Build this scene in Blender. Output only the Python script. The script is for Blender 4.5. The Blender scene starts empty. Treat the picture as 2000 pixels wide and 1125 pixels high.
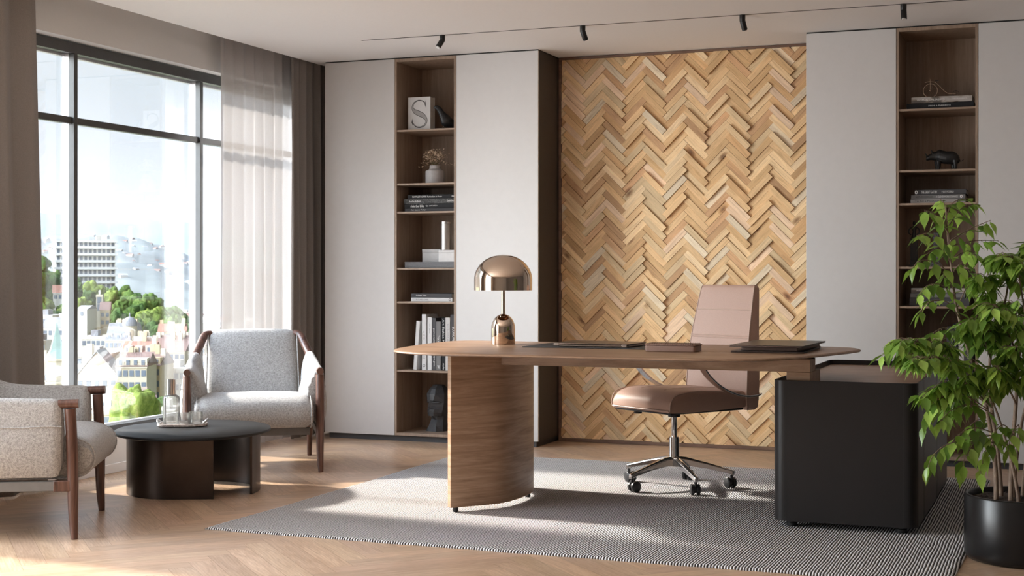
import bpy, bmesh, math, random
from mathutils import Vector, Matrix
R_ = random.Random(7)
SC = bpy.context.scene
COL = SC.collection
PI = math.pi

# ------------------------------------------------------------------ camera, world, sun, exposure
YAW = math.atan(1085 / 2778)
FW = Vector((-math.sin(YAW), math.cos(YAW), 0)); RT = Vector((math.cos(YAW), math.sin(YAW), 0))
CH = 1.06; FL = 2778.0; HZ = 538.0
def ray(px, py):
    return FW + RT * ((px - 1000) / FL) + Vector((0, 0, (HZ - py) / FL))
def atz(px, py, z):
    d = ray(px, py); t = (z - CH) / d.z; return Vector((d.x * t, d.y * t, z))
def aty(px, py, y):
    d = ray(px, py); t = y / d.y; return Vector((d.x * t, y, CH + d.z * t))
def atx(px, py, x):
    d = ray(px, py); t = x / d.x; return Vector((x, d.y * t, CH + d.z * t))
def atd(px, py, w):
    d = ray(px, py); return Vector((d.x * w, d.y * w, CH + d.z * w))

cd = bpy.data.cameras.new('camera'); cam = bpy.data.objects.new('camera', cd); COL.objects.link(cam)
cam.location = (0, 0, CH); cam.rotation_euler = (PI / 2, 0, YAW)
cd.sensor_width = 36; cd.lens = FL / 2000 * 36; cd.shift_y = -(562.5 - HZ) / 2000
cd.clip_start = 0.05; cd.clip_end = 20000
SC.camera = cam

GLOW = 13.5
SUN_EL = math.radians(31.3); SUN_DIR = Vector((1, -0.058, -math.tan(SUN_EL))).normalized()
sl = bpy.data.lights.new('sun', 'SUN'); sl.energy = 7.6; sl.angle = math.radians(4.0); sl.color = (1.0, .93, .84)
so = bpy.data.objects.new('sun', sl); COL.objects.link(so)
so.rotation_euler = SUN_DIR.to_track_quat('-Z', 'Y').to_euler()

W = bpy.data.worlds.new('sky'); SC.world = W; W.use_nodes = True
nt = W.node_tree; nt.nodes.clear()
out = nt.nodes.new('ShaderNodeOutputWorld'); bg = nt.nodes.new('ShaderNodeBackground')
tc = nt.nodes.new('ShaderNodeTexCoord'); sp = nt.nodes.new('ShaderNodeSeparateXYZ')
nt.links.new(tc.outputs['Generated'], sp.inputs[0])
rp = nt.nodes.new('ShaderNodeValToRGB'); nt.links.new(sp.outputs['Z'], rp.inputs[0])
els = rp.color_ramp.elements
els[0].position = 0.0; els[0].color = (1.0, 1.0, 1.0, 1)
els[1].position = 1.0; els[1].color = (.55, .72, 1.0, 1)
e = els.new(.05); e.color = (.99, 1.0, 1.0, 1)
e = els.new(.13); e.color = (.92, .985, 1.0, 1)
e = els.new(.35); e.color = (.80, .90, 1.0, 1)
# added bright patch of unseen sky, aimed off the sun to light the cabinets
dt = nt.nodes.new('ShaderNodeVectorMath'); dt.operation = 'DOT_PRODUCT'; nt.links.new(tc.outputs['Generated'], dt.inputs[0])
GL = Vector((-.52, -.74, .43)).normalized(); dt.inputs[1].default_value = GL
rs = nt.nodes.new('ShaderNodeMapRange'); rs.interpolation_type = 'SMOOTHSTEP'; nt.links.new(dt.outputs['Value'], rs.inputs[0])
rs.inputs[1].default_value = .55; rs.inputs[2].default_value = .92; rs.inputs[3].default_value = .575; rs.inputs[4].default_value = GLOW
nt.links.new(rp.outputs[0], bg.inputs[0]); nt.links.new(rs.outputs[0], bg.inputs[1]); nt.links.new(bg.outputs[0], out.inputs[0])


SC.view_settings.view_transform = 'Standard'; SC.view_settings.look = 'None'
SC.view_settings.exposure = 0.76; SC.view_settings.gamma = 1.0; SC.view_settings.use_curve_mapping = False

# daylight through the room's windows: portals guide the sky light, the two windows beside/behind the
# camera carry an area light each
def area(name, loc, rot, sx, sy, energy=None, color=(1, 1, 1)):
    l = bpy.data.lights.new(name, 'AREA'); l.shape = 'RECTANGLE'; l.size = sx; l.size_y = sy; l.color = color
    if energy is None: l.cycles.is_portal = True
    else: l.energy = energy
    o = bpy.data.objects.new(name, l); COL.objects.link(o); o.location = loc; o.rotation_euler = rot
    return o
area('portal_window_1', (-4.99, 6.73, 1.24), (0, -PI / 2, 0), 2.1, 3.56)
area('daylight_window_2', (-4.95, 3.1, 1.24), (0, -PI / 2, 0), 2.1, 2.5, 125, (.93, .97, 1.0))

# ------------------------------------------------------------------ mesh helpers
class MB:
    def __init__(s): s.v = []; s.f = []; s.uv = []; s.col = []; s.mi = []; s.huv = False; s.hcol = False
    def add(s, vs, fs, M=None, uv=None, col=None, mi=0):
        b = len(s.v)
        s.v += [(M @ Vector(v)) if M is not None else Vector(v) for v in vs]
        for i, f in enumerate(fs):
            s.f.append([b + k for k in f]); s.mi.append(mi)
            s.uv.append(uv[i] if uv else None); s.col.append(col)
        if uv: s.huv = True
        if col: s.hcol = True
        return s
    def box(s, x0, x1, y0, y1, z0, z1, M=None, **k):
        vs = [(x0,y0,z0),(x1,y0,z0),(x1,y1,z0),(x0,y1,z0),(x0,y0,z1),(x1,y0,z1),(x1,y1,z1),(x0,y1,z1)]
        return s.add(vs, [(0,3,2,1),(4,5,6,7),(0,1,5,4),(1,2,6,5),(2,3,7,6),(3,0,4,7)], M, **k)
    def loft(s, rings, cap=True, closed=True, M=None, **k):
        n = len(rings[0]); vs = [p for r in rings for p in r]; fs = []
        for i in range(len(rings) - 1):
            for j in range(n if closed else n - 1):
                a = i*n+j; b = i*n+(j+1) % n
                fs.append((a, b, b+n, a+n))
        if cap and closed:
            fs.append(tuple(range(n-1, -1, -1))); m = (len(rings)-1)*n; fs.append(tuple(m+j for j in range(n)))
        return s.add(vs, fs, M, **k)
    def lathe(s, prof, c=(0,0,0), seg=32, M=None, cap=True, **k):
        rings = [[(c[0]+r*math.cos(2*PI*j/seg), c[1]+r*math.sin(2*PI*j/seg), c[2]+z) for j in range(seg)] for r, z in prof]
        return s.loft(rings, cap, True, M, **k)
    def prism(s, poly, z0, z1, M=None, **k):
        return s.loft([[(x, y, z0) for x, y in poly], [(x, y, z1) for x, y in poly]], True, True, M, **k)
    def tube(s, pts, rad, seg=8, flat=1.0, M=None, **k):
        pts = [Vector(p) for p in pts]; n = len(pts)
        if not hasattr(rad, '__len__'): rad = [rad]*n
        up = None; rings = []
        for i, p in enumerate(pts):
            t = (pts[min(i+1, n-1)] - pts[max(i-1, 0)]).normalized()
            if up is None:
                up = Vector((0, 0, 1)) if abs(t.z) < .9 else Vector((1, 0, 0))
            a = (up - t*up.dot(t)).normalized(); b = t.cross(a); up = a
            rings.append([p + (a*math.cos(2*PI*j/seg)*flat + b*math.sin(2*PI*j/seg))*rad[i] for j in range(seg)])
        return s.loft(rings, True, True, M, **k)
    def build(s, name, mat, parent=None, off=(0,0,0), bevel=0, seg=2, smooth=True, ang=35, rot=0, sub=0):
        off = Vector(off)
        me = bpy.data.meshes.new(name); me.from_pydata([v - off for v in s.v], [], s.f)
        if s.huv:
            u = me.uv_layers.new(name='UVMap'); d = []
            for p, uv in zip(s.f, s.uv):
                for i in range(len(p)): d += list(uv[i]) if uv else [0, 0]
            u.data.foreach_set('uv', d)
        if s.hcol:
            c = me.color_attributes.new('tone', 'FLOAT_COLOR', 'CORNER'); d = []
            for p, cc in zip(s.f, s.col): d += (list(cc) + [1] if cc else [1, 1, 1, 1]) * len(p)
            c.data.foreach_set('color', d)
        mats = mat if isinstance(mat, (list, tuple)) else [mat]
        for m in mats: me.materials.append(m)
        me.polygons.foreach_set('material_index', s.mi)
        bm = bmesh.new(); bm.from_mesh(me); bmesh.ops.recalc_face_normals(bm, faces=bm.faces[:]); bm.to_mesh(me); bm.free()
        if smooth:
            me.polygons.foreach_set('use_smooth', [True]*len(me.polygons)); me.set_sharp_from_angle(angle=math.radians(ang))
        me.update()
        o = bpy.data.objects.new(name, me); COL.objects.link(o)
        if parent is not None: o.parent = parent
        else: o.location = off
        if bevel:
            m = o.modifiers.new('bevel', 'BEVEL'); m.width = bevel; m.segments = seg; m.limit_method = 'ANGLE'; m.angle_limit = math.radians(40)
        if sub:
            m = o.modifiers.new('sub', 'SUBSURF'); m.levels = sub; m.render_levels = sub
        return o

def tag(o, label=None, cat=None, group=None, kind=None):
    if label: o['label'] = label
    if cat: o['category'] = cat
    if group: o['group'] = group
    if kind: o['kind'] = kind
    return o
def thing(name, label, cat, loc=(0,0,0), rz=0, group=None):
    o = bpy.data.objects.new(name, None); COL.objects.link(o); o.empty_display_size = .05
    o.location = loc; o.rotation_euler = (0, 0, rz)
    return tag(o, label, cat, group)
def copy_tree(o, parent=None):
    c = o.copy(); COL.objects.link(c); c.parent = parent
    for ch in o.children: copy_tree(ch, c)
    return c
def rrect(x0, x1, y0, y1, r, n=6):
    P = []
    for cx, cy, a0 in ((x1-r, y1-r, 0), (x0+r, y1-r, 90), (x0+r, y0+r, 180), (x1-r, y0+r, 270)):
        for i in range(n+1):
            a = math.radians(a0 + 90*i/n); P.append((cx + r*math.cos(a), cy + r*math.sin(a)))
    return P
def spline(P, n=6, closed=False):
    P = [Vector(p) for p in P]; m = len(P); out = []
    for i in range(m if closed else m-1):
        if closed: a, b, c, d = P[(i-1) % m], P[i], P[(i+1) % m], P[(i+2) % m]
        else: a, b, c, d = P[max(i-1, 0)], P[i], P[i+1], P[min(i+2, m-1)]
        for k in range(n):
            t = k/n
            out.append(.5*((2*b) + (c-a)*t + (2*a-5*b+4*c-d)*t*t + (3*b-a-3*c+d)*t**3))
    if not closed: out.append(P[-1])
    return out
def RZ(a, t=(0,0,0)): return Matrix.Translation(t) @ Matrix.Rotation(a, 4, 'Z')

# ------------------------------------------------------------------ materials
def lin(c):
    return tuple(((x/255)/12.92 if x/255 <= .04045 else ((x/255+.055)/1.055)**2.4) for x in c)
def newmat(name):
    m = bpy.data.materials.new(name); m.use_nodes = True
    return m, m.node_tree, m.node_tree.nodes['Principled BSDF']
def N(nt, t, **kw):
    n = nt.nodes.new(t)
    for k, v in kw.items(): setattr(n, k, v)
    return n
def noise(nt, vec, scale, detail=3, rough=.55, dist=0):
    n = N(nt, 'ShaderNodeTexNoise'); n.inputs['Scale'].default_value = scale; n.inputs['Detail'].default_value = detail
    n.inputs['Roughness'].default_value = rough; n.inputs['Distortion'].default_value = dist
    if vec is not None: nt.links.new(vec, n.inputs['Vector'])
    return n.outputs['Fac']
def ramp(nt, fac, stops):
    r = N(nt, 'ShaderNodeValToRGB'); nt.links.new(fac, r.inputs[0]); e = r.color_ramp.elements
    e[0].position, e[0].color = stops[0][0], (*stops[0][1], 1); e[1].position, e[1].color = stops[-1][0], (*stops[-1][1], 1)
    for p, c in stops[1:-1]: x = e.new(p); x.color = (*c, 1)
    return r.outputs[0]
def mix(nt, a, b, fac=.5, mode='MIX'):
    m = N(nt, 'ShaderNodeMix', data_type='RGBA', blend_type=mode)
    for i, x in ((6, a), (7, b)):
        if isinstance(x, tuple): m.inputs[i].default_value = (*x, 1)
        else: nt.links.new(x, m.inputs[i])
    if isinstance(fac, (int, float)): m.inputs[0].default_value = fac
    else: nt.links.new(fac, m.inputs[0])
    return m.outputs[2]
def bump(nt, p, h, strength=.2, dist=.01):
    b = N(nt, 'ShaderNodeBump'); b.inputs['Strength'].default_value = strength; b.inputs['Distance'].default_value = dist
    nt.links.new(h, b.inputs['Height']); nt.links.new(b.outputs[0], p.inputs['Normal'])
def coords(nt, kind='Object', scale=(1, 1, 1), rot=(0, 0, 0)):
    t = N(nt, 'ShaderNodeTexCoord'); m = N(nt, 'ShaderNodeMapping')
    m.inputs['Scale'].default_value = scale; m.inputs['Rotation'].default_value = rot
    nt.links.new(t.outputs[kind], m.inputs[0]); return m.outputs[0]
def plain(name, c, rough=.5, metal=0, spec=.5, nscale=0, namp=.08, bstr=0, coat=0):
    m, nt, p = newmat(name)
    p.inputs['Base Color'].default_value = (*c, 1); p.inputs['Roughness'].default_value = rough
    p.inputs['Metallic'].default_value = metal; p.inputs['Specular IOR Level'].default_value = spec
    if coat: p.inputs['Coat Weight'].default_value = coat; p.inputs['Coat Roughness'].default_value = .1
    v = coords(nt); sc = nscale or 18
    f = noise(nt, v, sc, 4)
    a = tuple(x*(1-namp) for x in c); b = tuple(min(1, x*(1+namp)) for x in c)
    nt.links.new(ramp(nt, f, [(.3, a), (.7, b)]), p.inputs['Base Color'])
    if bstr: bump(nt, p, f, bstr, .002)
    return m
def wood(name, dark, mid, light, scale=(1, 1, 1), rough=.4, kind='Object', rings=0, bstr=.12, tone=False):
    """grain runs along the axis with the small scale"""
    m, nt, p = newmat(name)
    v = coords(nt, kind, scale)
    f1 = noise(nt, v, 3.0, 5, .6, 1.2)
    v2 = coords(nt, kind, tuple(s*3.2 for s in scale))
    f2 = noise(nt, v2, 9, 3, .7)
    c1 = ramp(nt, f1, [(.3, dark), (.5, mid), (.72, light)])
    c2 = ramp(nt, f2, [(.3, (.72, .70, .68)), (.6, (1, 1, 1))])
    c = mix(nt, c1, c2, .55, 'MULTIPLY')
    if rings:
        w = N(nt, 'ShaderNodeTexWave', wave_type='BANDS', bands_direction='Y'); nt.links.new(v, w.inputs[0])
        w.inputs['Scale'].default_value = rings; w.inputs['Distortion'].default_value = 9; w.inputs['Detail'].default_value = 2
        w.inputs['Detail Scale'].default_value = .7
        c = mix(nt, c, ramp(nt, w.outputs['Fac'], [(.2, (.80, .77, .73)), (.7, (1, 1, 1))]), .6, 'MULTIPLY')
    if tone:
        a = N(nt, 'ShaderNodeVertexColor', layer_name='tone'); c = mix(nt, c, a.outputs[0], 1.0, 'MULTIPLY')
    nt.links.new(c, p.inputs['Base Color']); p.inputs['Roughness'].default_value = rough
    bump(nt, p, f2, bstr, .0015)
    return m
def fabric(name, dark, light, scale=900, contrast=.5, bstr=.5, sheen=.25, trans=0):
    m, nt, p = newmat(name)
    v = coords(nt)
    f = noise(nt, v, scale, 2, .8); g = noise(nt, v, scale*.22, 3, .7)
    md = tuple((a+b)/2 for a, b in zip(dark, light))
    c = mix(nt, ramp(nt, f, [(.36, dark), (.5, md), (.62, light)]), ramp(nt, g, [(.35, dark), (.62, light)]), .35)
    nt.links.new(c, p.inputs['Base Color']); p.inputs['Roughness'].default_value = .95
    p.inputs['Specular IOR Level'].default_value = .15; p.inputs['Sheen Weight'].default_value = sheen
    bump(nt, p, f, bstr, .002)
    return m

M = {}
M['ceiling'] = plain('ceiling_paint', (.90, .875, .86), .9, spec=.2, nscale=60, namp=.01)
M['wall'] = plain('wall_paint', (.70, .685, .67), .85, spec=.2, nscale=80, namp=.01)
M['sill'] = plain('sill_white_paint', (.80, .79, .79), .5, nscale=30, namp=.01)
M['door'] = plain('cabinet_door_lacquer', (.64, .62, .61), .45, spec=.35, nscale=25, namp=.012)
M['carcass'] = plain('cabinet_dark_carcass', (.045, .036, .032), .55, nscale=30)
M['gap'] = plain('shadow_gap_black', (.01, .01, .01), .6)
M['plinth'] = plain('plinth_dark_grey', (.055, .055, .06), .5)
M['shelfwood'] = wood('shelf_walnut', (.115, .07, .045), (.17, .108, .07), (.22, .145, .10), (9, 9, .5), .5)
M['shelfedge'] = wood('shelf_edge_walnut', (.27, .165, .10), (.36, .23, .15), (.43, .29, .20), (1.2, 6, 6), .45)
M['winframe'] = plain('window_frame_charcoal', (.05, .05, .05), .35)
M['winlight'] = plain('window_frame_silver', (.62, .61, .62), .35, metal=.3)
M['desk'] = wood('desk_walnut', (.235, .135, .080), (.32, .195, .122), (.40, .26, .175), (.9, 7, 7), .42, rings=.5)
M['desk_leg'] = wood('desk_leg_walnut', (.30, .17, .10), (.44, .27, .17), (.56, .37, .25), (.7, .7, 13), .42, rings=0, bstr=.06)
M['framewood'] = wood('frame_walnut', (.13, .07, .045), (.18, .10, .066), (.23, .14, .09), (1, 5, 5), .5)
M['chairwood'] = wood('armchair_walnut', (.045, .02, .014), (.10, .045, .032), (.17, .085, .06), (14, 14, 1.2), .38)
M['upholstery'] = fabric('armchair_melange_fabric', (.13, .122, .117), (.56, .545, .53), 520)
M['curtain'] = fabric('curtain_taupe_linen', (.20, .176, .163), (.29, .262, .245), 1000, bstr=.25, sheen=.1)
M['rail'] = plain('armchair_rail_grey', (.16, .155, .15), .6)
M['black_metal'] = plain('black_satin_metal', (.018, .017, .017), .35, metal=.3)
M['table_bronze'] = plain('coffee_table_bronze', (.055, .042, .036), .30, metal=.85, nscale=4, namp=.25)
M['table_top'] = plain('coffee_table_black_top', (.012, .012, .013), .42, spec=.2, nscale=9, namp=.3)
M['pedestal'] = plain('pedestal_black_lacquer', (.018, .016, .016), .40, spec=.25, nscale=6, namp=.05)
M['pot'] = plain('pot_black_glaze', (.010, .009, .009), .28, spec=.3, nscale=5, namp=.2)
M['bronze'] = plain('lamp_rose_bronze', (.64, .515, .415), .06, metal=1.0, nscale=2, namp=.02)
M['chrome'] = plain('polished_chrome', (.72, .70, .69), .10, metal=1.0, nscale=3, namp=.02)
M['steel'] = plain('brushed_steel', (.55, .54, .53), .28, metal=1.0, nscale=3, namp=.05)
M['leather'] = plain('rose_tan_leather', (.50, .325, .255), .48, spec=.4, nscale=260, namp=.05, bstr=.15)
M['leather_pipe'] = plain('leather_piping', (.52, .35, .27), .4, nscale=200, namp=.04)
M['leather_mid'] = plain('notebook_brown_leather', (.25, .15, .115), .5, nscale=200, namp=.06)
M['plastic'] = plain('black_plastic', (.015, .015, .016), .4)
M['mat'] = plain('desk_mat_charcoal', (.035, .034, .036), .6, nscale=300, namp=.15, bstr=.3)
M['alu'] = plain('laptop_bronze_aluminium', (.20, .155, .125), .3, metal=.9)
M['soil'] = plain('potting_soil', (.035, .022, .017), .95, nscale=90, namp=.6, bstr=.9)
M['bark'] = wood('ficus_bark', (.13, .085, .06), (.22, .15, .11), (.33, .25, .18), (30, 30, 6), .8, bstr=.5)
M['stone'] = plain('bust_dark_stone', (.052, .052, .056), .5, nscale=120, namp=.25, bstr=.2)
M['iron'] = plain('figurine_matte_black', (.014, .014, .015), .45)
M['vase'] = plain('vase_grey_ceramic', (.42, .40, .40), .7, nscale=60, namp=.06, bstr=.1)
M['petal'] = plain('dried_petal', (.66, .50, .37), .8, nscale=60, namp=.2)
M['stem'] = plain('dried_stem', (.12, .10, .045), .8)
M['box_grey'] = plain('box_grey_linen', (.18, .18, .19), .8, nscale=200, namp=.12)
M['box_pale'] = plain('box_pale_grey', (.45, .44, .44), .6)
M['paper'] = plain('book_pages', (.62, .59, .54), .9, nscale=150, namp=.06)
M['ink_dark'] = plain('ink_dark', (.03, .03, .03), .6)
M['ink_grey'] = plain('ink_grey', (.22, .21, .21), .6)
M['ink_white'] = plain('ink_white', (.80, .79, .78), .6)
M['lens'] = plain('spot_lens', (.75, .74, .72), .2)
def bookmat(name, c, r=.5): 
    M[name] = plain(name, c, .65, spec=.2, nscale=30, namp=.04); return M[name]
for nme, c in (('cover_white', (.66, .65, .65)), ('cover_offwhite', (.56, .54, .53)), ('cover_black', (.022, .022, .024)),
               ('cover_charcoal', (.075, .073, .078)), ('cover_midgrey', (.19, .185, .185)), ('cover_lightgrey', (.36, .345, .34)),
               ('cover_taupe', (.28, .24, .21))): bookmat(nme, c)
M['cover_speckled'] = fabric('cover_speckled', (.02, .02, .02), (.16, .16, .16), 120, bstr=.1)

def glassmat(name, tint=(1, 1, 1), refl=.08, milk=0):
    m, nt, p = newmat(name); nt.nodes.remove(p)
    o = nt.nodes['Material Output']; t = N(nt, 'ShaderNodeBsdfTransparent'); t.inputs[0].default_value = (*tint, 1)
    g = N(nt, 'ShaderNodeBsdfGlossy'); g.inputs['Roughness'].default_value = .02
    lw = N(nt, 'ShaderNodeFresnel'); lw.inputs[0].default_value = 1.45
    mx = N(nt, 'ShaderNodeMixShader'); ml = N(nt, 'ShaderNodeMath', operation='MULTIPLY'); ml.inputs[1].default_value = refl/.08
    nt.links.new(lw.outputs[0], ml.inputs[0]); nt.links.new(ml.outputs[0], mx.inputs[0])
    nt.links.new(g.outputs[0], mx.inputs[2]); nt.links.new(mx.outputs[0], o.inputs[0])
    if milk:
        d1 = N(nt, 'ShaderNodeBsdfDiffuse'); d2 = N(nt, 'ShaderNodeBsdfTranslucent'); mm = N(nt, 'ShaderNodeMixShader'); m3 = N(nt, 'ShaderNodeMixShader'); m3.inputs[0].default_value = milk
        d1.inputs[0].default_value = d2.inputs[0].default_value = (.9, .9, .89, 1)
        nt.links.new(d1.outputs[0], mm.inputs[1]); nt.links.new(d2.outputs[0], mm.inputs[2]); nt.links.new(t.outputs[0], m3.inputs[1]); nt.links.new(mm.outputs[0], m3.inputs[2]); nt.links.new(m3.outputs[0], mx.inputs[1])
    else: nt.links.new(t.outputs[0], mx.inputs[1])
    return m
M['pane'] = glassmat('window_glass', (.985, .99, .99), .03)
M['clearglass'] = glassmat('ribbed_table_glass', (.97, .97, .96), .12, .16)
M['water'] = glassmat('water', (.95, .95, .94), .05, .10)
# sheer voile
m, nt, p = newmat('sheer_voile'); nt.nodes.remove(p); o_ = nt.nodes['Material Output']
d = N(nt, 'ShaderNodeBsdfDiffuse'); d.inputs[0].default_value = (.52, .49, .48, 1)
tl = N(nt, 'ShaderNodeBsdfTranslucent'); tl.inputs[0].default_value = (.52, .49, .48, 1)
tr = N(nt, 'ShaderNodeBsdfTransparent')
v = coords(nt, 'Object', (300, 300, 300)); f = noise(nt, v, 1, 2)
m1 = N(nt, 'ShaderNodeMixShader'); m1.inputs[0].default_value = .20; nt.links.new(d.outputs[0], m1.inputs[1]); nt.links.new(tl.outputs[0], m1.inputs[2])
m2 = N(nt, 'ShaderNodeMixShader'); mr = N(nt, 'ShaderNodeMapRange'); mr.inputs[3].default_value = .03; mr.inputs[4].default_value = .20
nt.links.new(f, mr.inputs[0]); nt.links.new(mr.outputs[0], m2.inputs[0]); nt.links.new(m1.outputs[0], m2.inputs[1]); nt.links.new(tr.outputs[0], m2.inputs[2])
nt.links.new(m2.outputs[0], o_.inputs[0]); M['sheer'] = m
# leaf
m, nt, p = newmat('ficus_leaf')
g = N(nt, 'ShaderNodeVertexColor', layer_name='tone'); v = coords(nt, 'Object'); f = noise(nt, v, 30, 2)
c = mix(nt, g.outputs[0], ramp(nt, f, [(.3, (.8, .8, .8)), (.7, (1.1, 1.1, 1.1))]), .6, 'MULTIPLY')
nt.links.new(c, p.inputs['Base Color']); p.inputs['Roughness'].default_value = .32; p.inputs['Specular IOR Level'].default_value = .45
t2 = N(nt, 'ShaderNodeBsdfTranslucent'); nt.links.new(c, t2.inputs[0]); mx = N(nt, 'ShaderNodeMixShader'); mx.inputs[0].default_value = .30
o_ = nt.nodes['Material Output']; nt.links.new(p.outputs[0], mx.inputs[1]); nt.links.new(t2.outputs[0], mx.inputs[2]); nt.links.new(mx.outputs[0], o_.inputs[0]); M['leaf'] = m
# rug: wool cords running along y, black between white
m, nt, p = newmat('rug_wool_cords')
v = coords(nt, 'Object'); s_ = N(nt, 'ShaderNodeSeparateXYZ'); nt.links.new(v, s_.inputs[0])
n1 = noise(nt, coords(nt, 'Object', (9, 3.0, 1)), 1.6, 2); n2 = noise(nt, coords(nt, 'Object', (60, 60, 60)), 1.4, 2)
def mth(op, a, b=None):
    n = N(nt, 'ShaderNodeMath', operation=op)
    for i, x in enumerate((a, b)):
        if x is None: continue
        if isinstance(x, (int, float)): n.inputs[i].default_value = x
        else: nt.links.new(x, n.inputs[i])
    return n.outputs[0]
ph = mth('ADD', mth('MULTIPLY', s_.outputs[0], 2*PI/.0112), mth('ADD', mth('MULTIPLY', n1, 7.0), mth('MULTIPLY', n2, 1.6)))
sn = mth('SINE', ph); tuft = noise(nt, coords(nt, 'Object', (90, 170, 90)), 1, 2)
h = mth('ADD', sn, mth('MULTIPLY', mth('SUBTRACT', tuft, .5), 1.5))
nt.links.new(ramp(nt, mth('ADD', mth('MULTIPLY', h, .4), .5), [(.20, (.022, .019, .019)), (.40, (.52, .50, .50)), (1.0, (.74, .72, .72))]), p.inputs['Base Color'])
p.inputs['Roughness'].default_value = 1; p.inputs['Specular IOR Level'].default_value = .05
bump(nt, p, h, .8, .003); M['rug'] = m
# marble
m, nt, p = newmat('tray_marble'); v = coords(nt, 'Object', (14, 14, 14)); f = noise(nt, v, 1.5, 5, .6, 2.5)
nt.links.new(ramp(nt, f, [(.35, (.42, .36, .33)), (.49, (.50, .44, .41)), (.52, (.85, .82, .80)), (.56, (.48, .42, .39))]), p.inputs['Base Color']); p.inputs['Roughness'].default_value = .2; M['marble'] = m

# ------------------------------------------------------------------ room shell
XW = -4.78; CZ = 2.454; XE = -4.61
def clip(poly, x0, x1, y0, y1):
    for ax, val, sgn in ((0, x0, 1), (0, x1, -1), (1, y0, 1), (1, y1, -1)):
        out = []
        for i in range(len(poly)):
            a, b = poly[i], poly[(i+1) % len(poly)]
            ia = (a[ax]-val)*sgn >= 0; ib = (b[ax]-val)*sgn >= 0
            if ia: out.append(a)
            if ia != ib:
                t = (val-a[ax])/(b[ax]-a[ax]); out.append(tuple(a[k]+(b[k]-a[k])*t for k in range(len(a))))
        poly = out
        if len(poly) < 3: return []
    return poly
def herringbone(X0, Y0, L, Wd, x0, x1, y0, y1, gap):
    """clipped blocks as (x, y, u, v) polygons; ascending and descending rows at 45 degrees"""
    c = math.sqrt(.5); out = []
    nm = int((x1-x0)/(L*1.414))+4; nk = int((y1-y0)/(Wd*1.414))+8
    m0 = int((x0-X0)/(L*1.414))-2; k0 = int((y0-Y0)/(Wd*1.414))-5
    for m in range(m0, m0+nm+2):
        for k in range(k0, k0+nk+6):
            for kind in (0, 1):
                if kind == 0: a0, a1, b0, b1 = k*Wd+m*L, k*Wd+m*L+L, k*Wd-m*L, k*Wd-m*L+Wd
                else: a0, a1, b0, b1 = k*Wd+L+m*L, k*Wd+L+m*L+Wd, (k+1)*Wd-L-m*L, (k+1)*Wd-m*L
                a0 += gap; a1 -= gap; b0 += gap; b1 -= gap
                P = []
                for a, b in ((a0, b0), (a1, b0), (a1, b1), (a0, b1)):
                    u, v = (a-a0, b-b0) if kind == 0 else (b-b0, a-a0)
                    P.append((X0+(a-b)*c, Y0+(a+b)*c, u, v))
                P = clip(P, x0, x1, y0, y1)
                if len(P) >= 3: out.append((P, kind))
    return out

M['floor'] = None
m, nt, p = newmat('oak_parquet')
v = coords(nt, 'UV', (2.0, 16, 1)); f1 = noise(nt, v, 2.2, 5, .6, 1.6); f2 = noise(nt, coords(nt, 'UV', (9, 130, 1)), 2, 3, .7)
w = N(nt, 'ShaderNodeTexWave', wave_type='BANDS', bands_direction='Y'); nt.links.new(coords(nt, 'UV', (1.6, 9, 1)), w.inputs[0])
w.inputs['Scale'].default_value = 3; w.inputs['Distortion'].default_value = 10; w.inputs['Detail'].default_value = 1.5; w.inputs['Detail Scale'].default_value = .6
c = mix(nt, ramp(nt, f1, [(.3, (.43, .28, .18)), (.5, (.53, .36, .245)), (.72, (.64, .46, .33))]), ramp(nt, f2, [(.3, (.82, .80, .78)), (.6, (1, 1, 1))]), .6, 'MULTIPLY')
c = mix(nt, c, ramp(nt, w.outputs['Fac'], [(.15, (.84, .81, .77)), (.6, (1, 1, 1))]), .5, 'MULTIPLY')
a = N(nt, 'ShaderNodeVertexColor', layer_name='tone'); c = mix(nt, c, a.outputs[0], 1.0, 'MULTIPLY')
nt.links.new(c, p.inputs['Base Color']); p.inputs['Roughness'].default_value = .36; p.inputs['Specular IOR Level'].default_value = .5
bump(nt, p, f2, .06, .001); M['floor'] = m
M['joint'] = plain('parquet_joint', (.20, .125, .08), .8)
mb = MB(); r = random.Random(3)
mb.box(-4.80, 3.4, -2.1, 8.72, -.12, -.0012, mi=1)
for P, kind in herringbone(-4.555, 5.162-.75/1.414, .75, .09, -4.80, 3.4, -2.1, 8.72, .00035):
    t = r.uniform(.84, 1.10); tone = (t*r.uniform(.98, 1.02), t, t*r.uniform(.95, 1.03)); ou, ov = r.uniform(0, 50), r.uniform(0, 50)
    mb.add([(q[0], q[1], 0) for q in P], [tuple(range(len(P)))], uv=[[(q[2]+ou, q[3]+ov) for q in P]], col=tone)
tag(mb.build('floor', [M['floor'], M['joint']], smooth=False), kind='structure')

mb = MB(); mb.box(XE, 3.4, -2.1, 8.72, CZ, 2.66); mb.box(-5.0, XE, -2.1, 8.72, 2.60, 2.66)
tag(mb.build('ceiling', M['ceiling'], smooth=False), kind='structure')
mb = MB()
mb.box(-5.0, XW, -2.1, 8.72, 0, .19); mb.box(-5.0, XW, -2.1, 8.72, 2.286, 2.60)
for a, b in ((-2.1, 1.8), (4.4, 4.97), (8.50, 8.72)): mb.box(-5.0, XW, a, b, .19, 2.286)
tag(mb.build('wall_left', M['wall'], smooth=False), kind='structure')
mb = MB(); mb.box(-8.5, -5.02, 1.45, 1.65, -.4, 3.2)  # unseen wall added outside to block sky glow through the second window
tag(mb.build('added_sky_blocker', M['wall'], smooth=False), kind='structure')
mb = MB(); mb.box(-5.0, 3.5, 8.66, 8.78, 0, 2.60)
tag(mb.build('wall_back', M['wall'], smooth=False), kind='structure')
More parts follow.
